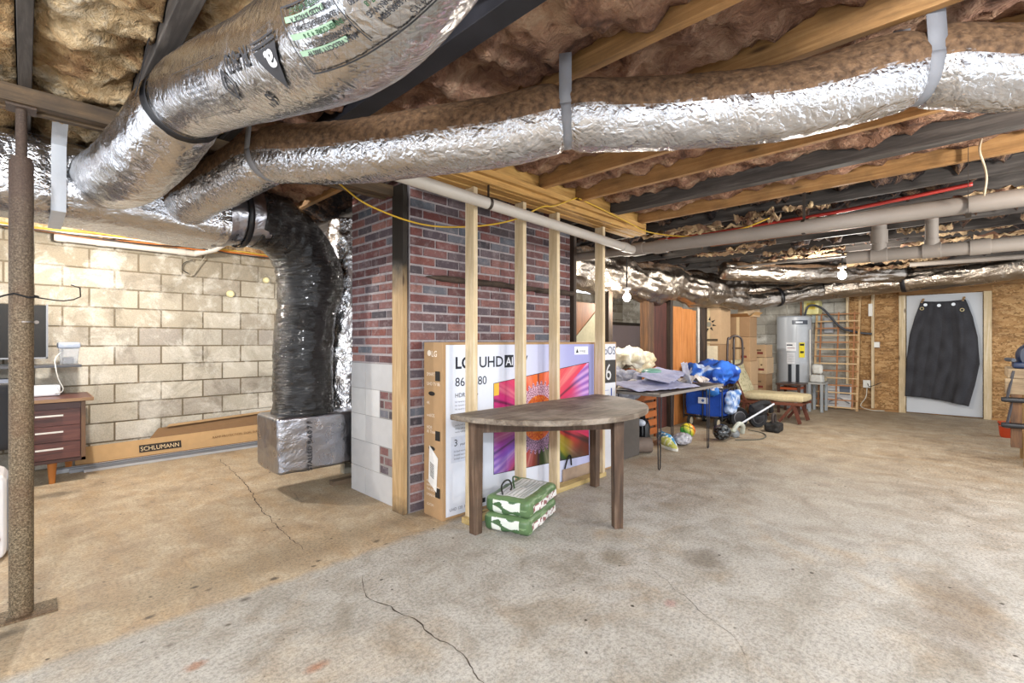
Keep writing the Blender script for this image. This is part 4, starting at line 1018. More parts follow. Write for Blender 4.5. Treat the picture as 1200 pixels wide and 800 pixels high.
for k in range(5): a = k*2*PI/5; b.bar((-.38,5.28,.09), (-.38+.27*math.cos(a),5.28+.27*math.sin(a),.06), .04, .03, L('#222226')); b.ball((-.38+.27*math.cos(a),5.28+.27*math.sin(a),.027), .026, 6, L('#111111'))
b.build('base', MT['vm'], oc, smooth=40)
he = empty('white_appliance', (-.27,4.45,0), 'white rounded appliance with a dark red spot on the floor behind the post', 'appliance')
b = MB(); b.rbox((-.50,4.05,.0), (-.075,4.45,.50), .05, 14, col=L('#e9e8ea')); b.build('body', MT['vglo'], he, smooth=0)
b = MB(); b.rbox((-.49,4.13,.01), (-.06,4.44,.47), .04, 10, col=L('#8e929c')); b.build('side_panel', MT['vg'], he, smooth=0)
b = MB(); b.cyl((-.135,4.045,.13), (-.135,4.052,.13), .035, n=24, col=L('#7a2320')); b.build('red_spot', MT['vg'], he)

# cartons and metal along the block wall
lc = empty('long_carton', (1.2,6.5,0), 'long opened flat cardboard carton lying along the block wall', 'carton')
b = MB(); T1 = L('#b8966a')
b.add([(.35,6.42,.0),(2.9,6.42,.0),(2.9,6.50,.24),(.35,6.50,.20),(.35,6.43,.0),(2.9,6.43,.0),(2.9,6.51,.24),(.35,6.51,.20)], [(0,1,2,3),(7,6,5,4),(3,2,6,7),(1,5,6,2),(0,3,7,4)], T1)
b.add([(.35,6.40,.03),(2.9,6.40,.03),(2.9,6.42,.045),(.35,6.42,.045)], [(0,1,2,3)], L('#6b4724'))
b.build('front_flap', MT['card'], lc)
b = MB(); b.add([(.95,6.50,.20),(2.9,6.50,.24),(2.9,6.60,.40),(1.05,6.60,.30),(.95,6.53,.18),(2.9,6.54,.2)], [(0,1,2,3),(0,4,5,1)], L('#7d6042'))
b.add([(1.12,6.56,.31),(2.2,6.56,.36),(2.9,6.57,.39),(2.9,6.60,.41),(1.15,6.6,.33)], [(0,1,2,3,4)], L('#a98a64')); b.box((.4,6.52,0), (2.9,6.6,.17), L('#97795a')); b.build('back_flap', MT['card'], lc, thick=.004)
b = MB(); lf = lambda x, y: (.86+x, 6.417+.08*(.085+y)/.22-.0, .085+y)
b.grid(lambda u, v: (.86+.38*u, 6.414+.08*(.08+.075*v)/.22, .08+.075*v), 1, 1, cf=lambda u, v: L('#2a2018'))
b.text('SCHLUMANN', .062, lambda x, y: (.87+x, 6.409+.08*(.095+y)/.22, .095+y), L('#e2c9a0'), sx=.93)
b.text('RAMP PROTECTION  DUAL SURFACE', .035, lambda x, y: (1.55+x, 6.409+.08*(.13+y)/.22, .13+y+.02*x), L('#6b4724')); b.build('printed_lettering', MT['vm'], lc)
for k, (y, z, c, r) in enumerate(((6.36,.03,'#a9abb0',.022),(6.30,.02,'#8f9298',.018),(6.24,.018,'#b4b6ba',.016))):
    b = MB(); b.box((.2+.1*k,y-.028,0), (3.0,y+.028,r*1.6+.01*(k==0)), L(c)); b.box((.2+.1*k,y-.028,r*1.6), (3.0,y-.02,r*1.6+.015), L('#77797e'))
    tag(b.build('metal_track', MT['vg'], bevel=.003), 'long grey steel track on the floor, %s to the long carton' % ['closest', 'second closest', 'third closest'][k], 'track', 'steel tracks along the wall')
for k, (x, z, r) in enumerate(((1.786,1.873,.045),(2.202,2.082,.04))):
    b = MB(); b.cyl((x,6.652,z), (x,6.62,z), r, r*.9, 28, L('#d9cf9f')); b.cyl((x,6.62,z), (x,6.615,z), r*.6, r*.55, 24, L('#efe7b8')); tag(b.build('wall_plug', MT['vm'], smooth=40, bevel=.003), ['round cream foam plug on the block wall left of the black duct','round cream foam plug on the block wall touching the black duct'][k], 'plug')
b = MB(); b.tube([(1.55,6.58,2.38),(1.45,6.6,2.2),(1.39,6.62,2.07),(1.36,6.62,2.05)], .006, 6, .03, col=L('#a39a88')); b.tube([(1.38,6.6,2.24),(1.30,6.62,2.2),(1.28,6.62,2.12),(1.34,6.62,2.08)], .005, 6, .03, col=L('#2d2a26')); tag(b.build('wall_wire', MT['vm'], smooth=0), 'short loose wires on the block wall below the white pipe', 'wire')

# ------------------------------------------------------------------ hairpin table and its load
ht = empty('hairpin_table', (5.05,2.5,0), 'dark folding table on thin hairpin legs loaded with papers', 'table')
b = MB(); b.box((4.25,2.15,.745), (5.85,2.82,.775), L('#3a332f')); b.box((4.25,2.142,.745), (5.85,2.15,.773), L('#8c8680')); b.box((4.243,2.15,.745), (4.25,2.82,.773), L('#6c665f')); b.build('table_top', MT['vg'], ht, bevel=.003)
for x, y, s in ((4.39,2.23,1),(5.70,2.27,-1),(4.39,2.72,1),(5.7,2.72,-1)):
    b = MB(); b.tube([(x-.045,y,.745),(x-.028,y,.3),(x-.018,y,.02),(x,y,.006),(x+.018,y,.02),(x+.028,y,.3),(x+.045,y,.745)], .0062, 8, .02, col=L('#17161a')); b.box((x-.07,y-.03,.738), (x+.07,y+.03,.745), L('#17161a')); b.build('leg', MT['vg'], ht, smooth=40)
def sheet(name, c, x0, y0, z0, w, h, ang, cols, lb, seed, amp=.04, cat='cloth', curl=0, mat='cloth', lift=(0,0), tilt=0, n=30):
    b = MB(); M = Matrix.Translation((x0,y0,z0)) @ Matrix.Rotation(ang, 4, 'Z') @ Matrix.Rotation(tilt, 4, 'X')
    def f(u, v):
        x = (u-.5)*w; y = (v-.5)*h
        e = 1 - .12*abs(nz(u*4, v*4, seed))
        z = amp*abs(fbm(x*5+seed, y*5, seed, 3)) + amp*.8*abs(nz(x*12, y*3+seed)) + lift[0]*u + lift[1]*v + curl*(2*u-1)**2
        return M @ Vector((x*e, y*e, z))
    b.grid(f, n, n, cf=lambda u, v: mixc(L(cols[0]), L(cols[1]), .5+.8*nz(u*5, v*5, seed+3)))
    return tag(b.build(name, MT[mat], smooth=0, thick=.003), lb, cat)
sheet('lavender_sheet', 0, 4.68, 2.44, .787, .95, .44, -.25, ('#a3a5c6','#b9bad6'), 'large lavender plastic sheet on the hairpin table, front corner hanging off', 1, .016, lift=(0,.06))
sheet('lavender_sheet', 0, 5.0, 2.50, .835, .8, .36, .2, ('#b2b3cf','#9a9ec0'), 'second lavender sheet folded on top of the first on the hairpin table', 5, .018, lift=(.06,.07))
sheet('white_paper', 0, 4.50, 2.62, .779, .42, .28, .5, ('#e9e4dc','#d8cdbf'), 'crumpled white paper at the near left of the hairpin table', 9, .02, 'paper')
sheet('upright_wrapper', 0, 5.35, 2.42, .90, .16, .26, .6, ('#c3c4dc','#dfe0ea'), 'pointed lilac wrapper standing up on the hairpin table', 12, .02, 'wrapper', tilt=1.3, curl=.05)
sheet('white_cloth', 0, 5.55, 2.42, .79, .45, .35, .2, ('#e8e0da','#b9a9a0'), 'white crumpled cloth at the far end of the hairpin table', 15, .09)
sheet('pink_printed_paper', 0, 4.42, 2.45, .778, .22, .3, .2, ('#c48a94','#d9d2cf'), 'pinkish printed paper on the near edge of the hairpin table', 19, .012, 'paper')
b = MB(); b.ball((5.05,2.66,.93), .13, 14, L('#6f9c8e'), sc=(1.1,.8,.32)); tag(b.build('green_dish', MT['vg'], smooth=0), 'round sea-green lid lying on the lavender sheets', 'lid')
for k, (x, y, z, c, s) in enumerate(((4.55,2.70,.80,'#d9a58c',.05),(4.72,2.72,.86,'#e3dfe0',.06),(4.86,2.74,.93,'#c9c9d9',.05),(5.2,2.74,.85,'#d9d6da',.08),(4.38,2.76,.80,'#5a4a48',.05))):
    b = MB(); b.rbox((x-s,y-s*.7,.776), (x+s,y+s*.7,z), .02, 10, .02, 6, col=L(c), seed=k*3); tag(b.build('crumpled_bag', MT['cloth'], smooth=0), ['peach','white','pale lilac','large pale grey','small brown'][k]+' crumpled bag at the back of the hairpin table', 'bag')

# behind the hairpin table: crate of cloths, upright board, grey panel
cr = empty('orange_crate', (5.6,3.25,0), 'orange-brown slatted crate behind the hairpin table', 'crate')
for k in range(8):
    b = MB(); z = .05 + k*.115
    b.box((5.25,3.05,z), (5.95,3.07,z+.08), L('#b3642e')); b.box((5.25,3.05,z), (5.27,3.5,z+.08), L('#a85c2a')); b.box((5.25,3.48,z), (5.95,3.5,z+.08), L('#a85c2a')); b.build('slat', MT['vm'], cr)
b = MB()
for x, y in ((5.26,3.06),(5.94,3.06),(5.6,3.06),(5.26,3.49),(5.94,3.49)): b.box((x-.02,y+.0,0), (x+.02,y+.03,.95), L('#8a4a22'))
b.build('corner_post', MT['vm'], cr)
b = MB(); b.rbox((5.27,3.08,.3), (5.93,3.47,.9), .05, 10, .02, col=L('#6a4a34')); b.build('contents', MT['cloth'], cr, smooth=0)
hc = [('#e9dcc0','#c9b48c'),('#f0ead9','#d6c7a6'),('#b9bac4','#8d8fa3'),('#d9d9e0','#a9abb9')]
for k, (x, y, z, w) in enumerate(((5.62,3.27,1.0,.26),(5.38,3.24,1.05,.3),(5.0,3.1,.84,.2),(5.0,3.15,.66,.24))):
    b = MB(); b.rbox((x-w,y-.24,z-.10), (x+w,y+.22,z+.10), .08, 24, .09, 6, seed=k*9, cf=lambda p: mixc(L(hc[k][0]), L(hc[k][1]), .5+nz(p.x*9, p.y*9, p.z*12)))
    tag(b.build('heaped_cloth', MT['cloth'], smooth=0), ['cream cloth heaped on the right of the orange crate','pale cream cloth heaped on top of the orange crate','grey-blue cloth bundle beside the orange crate','pale grey cloth bundle slumped low beside the TV carton end'][k], 'cloth')
b = MB(); b.box((4.75,2.95,0), (5.2,3.35,.62), L('#6b655f')); b.box((4.75,2.95,.62), (5.2,3.35,.63), L('#4a453f')); tag(b.build('storage_chest', MT['vm'], bevel=.01), 'grey chest on the floor behind the hairpin table', 'chest')
ub = empty('leaning_board', (4.55,3.3,0), 'orange plywood board with a pale triangular offcut, right of the chimney', 'board')
b = MB(); b.box((4.15,3.28,0), (4.85,3.31,1.74)); b.build('plywood_sheet', MT['plyo'], ub, bevel=.002)
b = MB(); b.add([(4.35,3.272,1.28),(4.85,3.272,1.28),(4.85,3.272,1.66),(4.35,3.279,1.28),(4.85,3.279,1.28),(4.85,3.279,1.66)], [(0,1,2),(5,4,3),(0,3,4,1),(1,4,5,2),(2,5,3,0)], L('#b3a988')); b.add([(4.35,3.272,1.28),(4.85,3.272,1.28),(4.85,3.272,.2),(4.35,3.272,.2)], [(3,2,1,0)], L('#d9cfb4')); b.build('pale_offcut', MT['vm'], ub)
gp = empty('standing_board', (7.0,4.2,0), 'grey panel with a black top rim standing under the lit bulb', 'panel')
b = MB(); b.box((6.3,4.35,0), (7.9,4.40,1.56), L('#a3a6b6')); b.build('panel_sheet', MT['vg'], gp)
b = MB(); b.box((6.28,4.33,1.56), (7.92,4.42,1.61), L('#15151a')); b.build('top_rim', MT['vg'], gp)
b = MB(); b.box((5.15,3.3,0), (5.24,3.4,2.4)); tag(b.build('partition_post', MT['darkZ'], bevel=.003), 'dark brown post seen between the fourth stud and the lit bulb', 'post', 'dark partition posts')
# partition
for k, (x, w, lb) in enumerate(((6.06,.16,'thick dark post left of the brown partition panel'),(6.74,.08,'thin dark post between the brown and the orange panel'),(8.0,.10,'dark post right of the orange panel beside the stacked cartons'))):
    b = MB(); b.box((x,3.24,0), (x+w,3.37,2.4)); tag(b.build('partition_post', MT['darkZ' if k else 'oldpost'] if 'oldpost' in MT else MT['darkZ'], bevel=.003), lb, 'post', 'dark partition posts')
b = MB(); b.box((6.24,3.30,0), (6.73,3.33,1.86)); tag(b.build('partition_panel', MT['redwood'], bevel=.002), 'dark red-brown wooden panel between the partition posts', 'panel')
b = MB(); b.box((6.85,3.28,0), (7.22,3.31,1.82)); b.box((7.225,3.28,0), (7.60,3.31,1.80)); b.box((7.605,3.28,0), (7.74,3.31,1.79)); tag(b.build('partition_panel', MT['orangeZ'], bevel=.003), 'bright orange-brown board panel behind the blue wagon', 'panel')
b = MB(); b.cyl((7.82,3.27,0), (7.82,3.27,2.2), .016, n=10, col=L('#d9d5cb')); tag(b.build('conduit', MT['vm'], smooth=40), 'thin white conduit at the right edge of the orange panel', 'conduit')
b = MB(); b.box((6.235,3.29,0), (6.262,3.30,2.0), L('#d8c8a4')); tag(b.build('wood_strip', MT['vm']), 'pale narrow strip on the edge of the thick dark post', 'strip')

# cartons
CB = ['#ad8c68','#b99a76','#9c7c5a','#c2a684']
def carton(x0, y0, z0, x1, y1, z1, c, lb, mark=None, op=False):
    e = empty('cardboard_box', ((x0+x1)/2,(y0+y1)/2,z0), lb, 'box', 'stacked cardboard boxes')
    b = MB(); b.box((x0,y0,z0+.001), (x1,y1,z1-.002), L(c)); b.build('box_body', MT['card'], e, bevel=.004)
    b = MB(); ym = (y0+y1)/2; b.box((x0-.001,ym-.025,z0+.01), (x0,ym+.025,z1-.003), L('#cdb38a')); b.box((x0,ym-.025,z1-.003), (x1,ym+.025,z1-.0015), L('#d0b88f')); b.build('packing_tape', MT['vg'], e)
    if op:
        b = MB(); b.add([(x0,y0,z1),(x0,y1,z1),(x0-.13,y1,z1+.05),(x0-.13,y0,z1+.05)], [(0,1,2,3)], L('#9c7040')); b.add([(x0,y0,z1),(x1,y0,z1),(x1,y0-.1,z1+.08),(x0,y0-.1,z1+.08)], [(0,1,2,3)], L('#c9a06c')); b.build('open_flap', MT['card'], e, thick=.004)
    if mark:
        b = MB(); mark(b, x0-.003, y0, y1, z0, z1); b.build('printed_mark', MT['vm'], e)
    return e
def sun(b, x, y0, y1, z0, z1):
    cy, cz = (y0+y1)/2, (z0+z1)/2+.03
    b.cyl((x+.002,cy,cz), (x,cy,cz), .045, n=20, col=L('#8d8674'))
    for k in range(8):
        a = k*PI/4+.2; ca, sa = math.cos(a), math.sin(a)
        b.add([(x,cy+.07*ca-.02*sa,cz+.07*sa+.02*ca),(x,cy+.07*ca+.02*sa,cz+.07*sa-.02*ca),(x,cy+.14*ca,cz+.14*sa)], [(0,1,2)], L('#1e1a15'))
    b.box((x,y0+.05,z0+.05), (x+.002,y0+.24,z0+.09), L('#4a3a26'))
def red(b, x, y0, y1, z0, z1):
    b.box((x+.001,y0+.04,z0+.05), (x+.002,y1-.02,z1-.03), L('#e0cfb0'))
    b.text('FRAGILE', .11, lambda u, v: (x, y1-.10-v*1.4 if False else y1-.05-v, z0+.08+u*.6), L('#a8382c'))
def lines(b, x, y0, y1, z0, z1):
    b.box((x,y0+.08,(z0+z1)/2), (x+.002,y1-.1,(z0+z1)/2+.03), L('#6b5238')); b.box((x,y0+.05,z0+.06), (x+.002,y0+.15,z0+.1), L('#7a2e22'))
carton(8.3,3.1,0, 8.76,3.5,.42, CB[0], 'cardboard box at the floor of the stack with the sun mark')
carton(8.31,3.1,.42, 8.76,3.5,.83, CB[1], 'second cardboard box up in the stack with the sun mark', lines)
carton(8.3,3.1,.83, 8.76,3.5,1.235, CB[2], 'cardboard box with a pale red-lettered label below the sun mark', red)
carton(8.3,3.09,1.235, 8.76,3.5,1.86, CB[1], 'cardboard box with a black sunburst mark', sun)
carton(8.32,3.12,1.86, 8.74,3.5,1.93, CB[3], 'flat pale cardboard box topping the sun mark stack')
carton(8.9,2.8,0, 9.3,3.25,.5, CB[3], 'cardboard box at the floor behind the hand truck')
carton(8.9,2.8,.5, 9.3,3.25,.93, CB[1], 'cardboard box second from the floor behind the hand truck', lines)
carton(8.92,2.82,.93, 9.3,3.22,1.36, CB[0], 'cardboard box third from the floor behind the hand truck', lines)
carton(8.92,2.82,1.36, 9.3,3.22,1.72, CB[2], 'open cardboard box with raised flaps behind the hand truck', None, True)
carton(9.0,2.78,1.72, 9.35,3.05,2.0, CB[3], 'small pale cardboard box on the open box, tallest of all')
carton(9.55,2.74,0, 9.95,3.12,.36, CB[0], 'cardboard box at the floor behind the cream chair')
carton(9.55,2.74,.36, 9.95,3.12,.68, CB[2], 'cardboard box second from the floor behind the cream chair', lines)
carton(9.55,2.95,.68, 9.95,3.15,.98, CB[1], 'narrow cardboard box behind the cream chair, farther from the heater', lines)
carton(9.55,2.72,.68, 9.95,2.93,.98, CB[3], 'narrow cardboard box behind the cream chair, nearer the heater', lines)
carton(9.55,2.74,.985, 9.95,3.1,1.22, CB[1], 'wide cardboard box on top behind the cream chair', lines)

# ------------------------------------------------------------------ blue wagon
wg = empty('folding_wagon', (7.3,2.88,0), 'blue folding fabric wagon heaped with cloth beside the hairpin table', 'wagon')
b = MB(); b.rbox((7.05,2.62,.17), (7.62,3.15,.54), .03, 16, .012, 8, col=L('#1747a8')); b.build('fabric_tub', MT['cloth'], wg, smooth=0)
b = MB()
for y in (2.60, 2.88, 3.17):
    b.cyl((7.035,y,.12), (7.035,y,.60), .010, n=8, col=L('#15161a'))
for x in (7.3, 7.62): b.cyl((x,2.60,.12), (x,2.60,.60), .010, n=8, col=L('#15161a'))
b.bar((7.035,2.6,.16), (7.035,3.17,.16), .02, .02, L('#15161a')); b.bar((7.035,2.6,.16), (7.62,2.6,.16), .02, .02, L('#15161a')); b.bar((7.035,2.6,.59), (7.035,3.17,.59), .02, .02, L('#15161a')); b.bar((7.035,2.6,.59), (7.62,2.6,.59), .02, .02, L('#15161a')); b.build('frame', MT['vg'], wg)
for x, y in ((7.06,2.68),(7.06,3.08),(7.6,2.68),(7.6,3.08)):
    b = MB(); b.cyl((x-.0,y-.02,.085), (x,y+.02,.085), .085, n=24, col=L('#1b1b1d')); b.cyl((x,y-.024,.085), (x,y+.024,.085), .055, n=18, col=L('#c9bca0')); b.build('wheel', MT['vm'], wg, smooth=40, bevel=.006)
b = MB(); b.box((7.012,2.80,.36), (7.026,2.94,.45), L('#d3d9e6')); b.ball((7.011,2.87,.405), .022, 6, L('#3f5f9f'), sc=(.1,1,1)); b.build('white_patch', MT['vm'], wg)
WC = ('#1c4fae','#0f2f7c')
b = MB(); b.rbox((7.03,2.55,.60), (7.7,3.2,.92), .14, 34, .14, 3.2, seed=3, cf=lambda p: mixc(mixc(L('#123a96'), L('#2f6ed0'), .5+nz(p.x*6, p.y*6, p.z*9)), L('#b9cdf0'), sst(.25,.4,nz(p.x*8+3, p.y*8, p.z*8)))); tag(b.build('blue_blanket', MT['cloth'], smooth=0), 'crumpled royal blue blanket heaped on the wagon', 'blanket')
b = MB(); b.rbox((6.96,2.66,.54), (7.25,3.2,.68), .06, 22, .06, 6, seed=8, cf=lambda p: mixc(L('#e0dcdc'), L('#a99a98'), .4+nz(p.x*14, p.y*14, p.z*14))); tag(b.build('white_towel', MT['cloth'], smooth=0), 'white crumpled towel bulging over the wagon front', 'towel')
b = MB(); b.ball((6.99,2.72,.56), .10, 16, L('#2a6fc0'), sc=(.5,1,.8), amp=.1); tag(b.build('blue_frisbee', MT['vg'], smooth=0), 'rounded bright blue disc hanging on the wagon corner', 'toy')
b = MB(); b.rbox((7.12,2.50,.22), (7.5,2.61,.55), .04, 18, .04, 7, seed=14, cf=lambda p: mixc(L('#c9d6ea'), L('#4a78b8'), .5+1.4*nz(p.x*16, p.y*9, p.z*16))); tag(b.build('patterned_bag', MT['cloth'], smooth=0), 'blue and white patterned bag hanging at the side of the wagon', 'bag')

# floor clutter
b = MB(); b.ball((6.15,2.72,.097), .097, 26, cf=lambda d: (L('#15301a') if min(abs(d.x*.7+d.z*.7), abs(d.y*.9-d.z*.4), abs(d.x-d.y)*.8) < .006 else mixc(mixc(L('#2f9a48'), L('#e8d23c'), sst(-.05,.05,d.x*.4-d.y*.5+d.z*.7)), L('#e0562c'), sst(.01,.08,-d.y*.6+d.x*.6+d.z*.25)))); tag(b.build('ball', MT['vg'], smooth=0), 'green, yellow and orange ball on the floor in front of the wagon', 'ball')
b = MB(); b.cyl((4.80,2.86,.09), (5.03,2.66,.09), .088, n=32, col=L('#77685e')); b.cyl((4.79,2.868,.09), (4.80,2.86,.09), .088, n=32, col=L('#14120f')); tag(b.build('rolled_mat', MT['vm'], smooth=40, bevel=.008), 'taupe canister with a black end lying under the hairpin table', 'canister')
vc = empty('black_vacuum', (5.15,2.85,0), 'black upright canister with a blue-grey disc under the hairpin table', 'vacuum')
b = MB(); b.lathe([(.05,0),(.085,.01),(.085,.28),(.07,.33),(.035,.36),(.03,.40)], (5.15,2.83,0), col=L('#121214')); b.build('canister', MT['vglo'], vc, smooth=40)
b = MB(); b.ball((5.02,2.78,.33), .06, 12, L('#c3c9d6'), sc=(.6,1,.7)); b.build('round_dial', MT['vg'], vc, smooth=0)
b = MB(); b.tube([(5.12,2.8,.4),(5.05,2.74,.3),(5.03,2.73,.15),(5.0,2.75,.03)], .018, 10, .02, col=L('#1b1b1e')); b.build('hose', MT['vg'], vc, smooth=0)
b = MB(); b.box((4.62,2.98,.0), (4.90,3.2,.34), L('#c9cdd9')); b.box((4.615,3.0,.22), (4.62,3.18,.26), L('#4a4f5c')); tag(b.build('white_carton', MT['card'], bevel=.004), 'small bluish white carton between the TV carton and the hairpin table', 'box')
b = MB(); b.rbox((4.5,2.75,.45), (4.8,3.1,.60), .05, 16, .05, 6, seed=4, cf=lambda p: mixc(L('#2a5fa0'), L('#1a1d28'), .5+nz(p.x*12, p.y*12, p.z*12))); tag(b.build('blue_bag', MT['cloth'], smooth=0), 'blue and black bundle below the near end of the hairpin table', 'bag')
b = MB(); b.box((4.45,2.7,0), (4.85,3.05,.45), L('#5b5550')); tag(b.build('grey_tote', MT['vm'], bevel=.01), 'grey tote holding up the blue bundle under the hairpin table', 'tote')
def shoe(name, x, y, a, c1, c2, lb, s=1):
    e = empty(name, (x,y,0), lb, 'shoe'); M = Matrix.Translation((x,y,0)) @ Matrix.Rotation(a, 4, 'Z')
    b = MB()
    def f(u, v):
        t = u; L_ = .28*s; w = (.036 + .014*math.sin(t*PI*1.2))*s*min(1, 6*t+.3, 6*(1-t)+.3); h = (.105 - .055*sst(.35,.8,t))*s*min(1, 5*t+.4, 4*(1-t)+.3)
        a_ = v*2*PI; return M @ Vector(((t-.5)*L_, w*math.cos(a_), .014 + h/2 + h/2*math.sin(a_)))
    b.grid(f, 16, 14, False, True, cf=lambda u, v: L(c1) if nz(u*7, v*7) < .15 else L(c2)); b.build('upper', MT['cloth'], e, smooth=0)
    b = MB(); pts = [(M @ Vector(((t-.5)*.285*s, sg*(.04+.014*math.sin(t*PI*1.2))*s*min(1, 6*t+.3, 6*(1-t)+.3), 0))) for sg, ts in ((1, [i/10 for i in range(11)]), (-1, [1-i/10 for i in range(11)])) for t in ts]
    b.prism([(p.x,p.y) for p in pts], .001, .028*s, L('#e4e2d8')); b.build('sole', MT['vm'], e, bevel=.003); return e
shoe('sneaker', 5.37,2.60,-2.1,'#c9c96a','#e4e4c0','pale yellow sneaker on the floor between the hairpin legs',1.1)
shoe('sneaker', 5.50,2.66,-2.3,'#3f8fc4','#e3eef4','blue and white sneaker beside the yellow one',1.2)
shoe('sneaker', 5.60,2.78,-2.3,'#3a7fae','#c9dbe6','farther blue sneaker behind the grey mesh bag',1.2)
b = MB(); b.ball((5.68,2.58,.075), .12, 24, sc=(1.2,.9,.62), amp=.12, cf=lambda d: mixc(L('#8f8e96'), L('#d3d2d9'), .4+1.2*nz(d.x*30, d.y*30, d.z*30))); tag(b.build('mesh_bag', MT['vglo'], smooth=0), 'grey clear plastic bag of small things on the floor near the ball', 'bag')
b = MB(); b.ball((6.30,2.33,.105), .105, 26, sc=(1.15,1.05,.95), amp=.05, cf=lambda d: (L('#b8bd7c') if d.x > .07 else mixc(L('#101114'), L('#6d7276'), .25+1.3*nz(d.x*34, d.y*34, d.z*34)))); tag(b.build('helmet', MT['vglo'], smooth=0), 'black bike helmet with a pale green edge behind the far hairpin leg', 'helmet')
b = MB(); b.tube([(6.45,2.25,.10),(6.52,2.2,.2),(6.62,2.18,.16),(6.66,2.2,.06)], .03, 10, .02, col=L('#b9bdb2')); b.ball((6.62,2.28,.05), .06, 10, L('#8d9296'), amp=.15); tag(b.build('hand_tool', MT['vg'], smooth=0), 'pale grey handle sticking up beside the helmet', 'tool')
b = MB(); b.tube([(6.4,2.2,.01),(6.6,2.0,.012),(6.9,1.98,.01),(7.15,2.1,.01),(7.2,2.3,.02)], .007, 7, .03, col=L('#5a5a50')); tag(b.build('floor_cord', MT['vm'], smooth=0), 'thin dark cord curling on the floor in front of the helmet', 'cord')
st = empty('push_cart', (7.5,2.4,0), 'black two-wheeled folded cart with a silver rod beside the wagon', 'cart')
for x, y in ((7.42,2.50),(7.62,2.30)):
    b = MB(); ax = Vector((.62,.05,-.0)).normalized(); ax = Vector((-.6,-.8,0)).normalized()
    c = Vector((x,y,.15)); prof = [(.15,-.03),(.155,0),(.15,.03),(.115,.03),(.112,.0),(.115,-.03),(.15,-.03)]
    b.lathe([(.11,-.025),(.14,-.03),(.152,0),(.14,.03),(.11,.025)], c, ax, 30, L('#17171a')); b.lathe([(.085,-.03),(.1,-.02),(.1,.02),(.085,.03)], c, ax, 24, L('#75757a')); b.lathe([(.02,-.04),(.085,-.032),(.085,.032),(.02,.04)], c, ax, 20, L('#2b2b2f')); b.build('wheel', MT['vg'], st, smooth=40)
b = MB(); b.cyl((7.12,2.42,.07), (7.70,2.10,.36), .014, n=12, col=L('#c9ccd2')); b.build('silver_rod', MT['vglo'], st, smooth=40)
b = MB(); b.tube([(7.5,2.35,.3),(7.65,2.25,.36),(7.8,2.2,.34),(7.9,2.2,.22)], .045, 10, .02, col=L('#1a1a1d')); b.rbox((7.5,2.2,.2), (7.8,2.4,.34), .05, 10, .03, col=L('#202024')); b.build('folded_frame', MT['vm'], st, smooth=0)
bg = empty('black_bag', (7.42,2.02,0), 'small black tool bag with a top handle, nearest the open floor', 'bag')
b = MB(); b.rbox((7.30,1.93,.0), (7.58,2.13,.13), .04, 14, .015, 7, col=L('#1c1a19')); b.build('bag_body', MT['vm'], bg, smooth=0)
b = MB(); b.tube([(7.38,2.03,.12),(7.38,2.03,.22),(7.44,2.03,.25),(7.50,2.03,.22),(7.50,2.03,.12)], .018, 10, .02, col=L('#3d3430')); b.build('bag_handle', MT['vm'], bg, smooth=0)

# hand truck
hk = empty('hand_truck', (7.6,2.7,0), 'dark tubular hand truck standing upright beside the wagon', 'hand truck')
hx, hy = 7.55, 2.55
ux, uy = .6, -.46     # across
c0 = Vector((7.72,2.77,0)); U_ = Vector((.65,-.76,0)).normalized()*.23
b = MB()
b.tube([c0, c0+Vector((0,0,1.2)), c0+Vector((0,0,1.33))+U_*.18, c0+Vector((0,0,1.37))+U_*.5, c0+Vector((0,0,1.33))+U_*.9, c0+U_+Vector((0,0,1.2)), c0+U_+Vector((0,0,1.0)), c0+U_*.9+Vector((0,0,.93)), c0+U_*.4+Vector((0,0,.90)), c0+Vector((0,0,.90))], .017, 10, .02, col=L('#33251f'))
c1 = c0+U_*.42; b.tube([c1, c1+Vector((0,0,1.25)), c1+Vector((.02,0,1.36))], .017, 10, .03, col=L('#2b201c')); b.build('tube_frame', MT['vg'], hk, smooth=0)
b = MB()
for z in (.15,.45): b.bar(c0+Vector((0,0,z)), c0+U_+Vector((0,0,z)), .03, .02, L('#33251f'))
b.bar(c0+Vector((0,0,.01)), c0+U_+Vector((0,0,.01)), .2, .012, L('#33251f')); b.build('cross_bar', MT['vg'], hk)
for k in (-.12, 1.12):
    b = MB(); c = c0+U_*k+Vector((.08,.08,.12)); b.lathe([(.05,-.025),(.105,-.03),(.118,0),(.105,.03),(.05,.025)], c, U_.normalized(), 24, L('#161616')); b.build('wheel', MT['vm'], hk, smooth=40)

# cream chair
ck = empty('lounge_chair', (8.55,2.3,0), 'low wooden lounge chair with cream patterned back cushion', 'chair')
M = Matrix.Translation((8.55,2.33,0)) @ Matrix.Rotation(math.radians(-90), 4, 'Z')
b = MB(); q = MB(); q.rbox((-.42,-.27,.33), (.48,.27,.45), .05, 18, .015, 4, seed=2)
b.v = [M @ Vector((p.x, p.y, p.z + .05*sst(-.2,.5,-p.x)*0 - .0)) for p in q.v]; b.f = q.f; b.uv = q.uv; b.c = [L('#c9b993')]*len(q.f); b.build('seat_cushion', MT['cloth'], ck, smooth=0)
b = MB(); q = MB(); q.rbox((-.05,-.28,0), (.05,.28,.62), .05, 22, .012, 5, seed=5)
R_ = M @ Matrix.Translation((-.40,0,.38)) @ Matrix.Rotation(math.radians(-22), 4, 'Y')
b.v = [R_ @ p for p in q.v]; b.f = q.f; b.uv = q.uv
b.c = []
for f in q.f:
    c = sum((q.v[i] for i in f), Vector())/4; b.c.append(mixc(L('#cfc4a2'), L('#8f8a68'), .25+1.3*max(0, nz(c.y*22, c.z*22, 3)) + (.3 if (abs(math.sin(c.y*30)*math.sin(c.z*30)) > .75) else 0)))
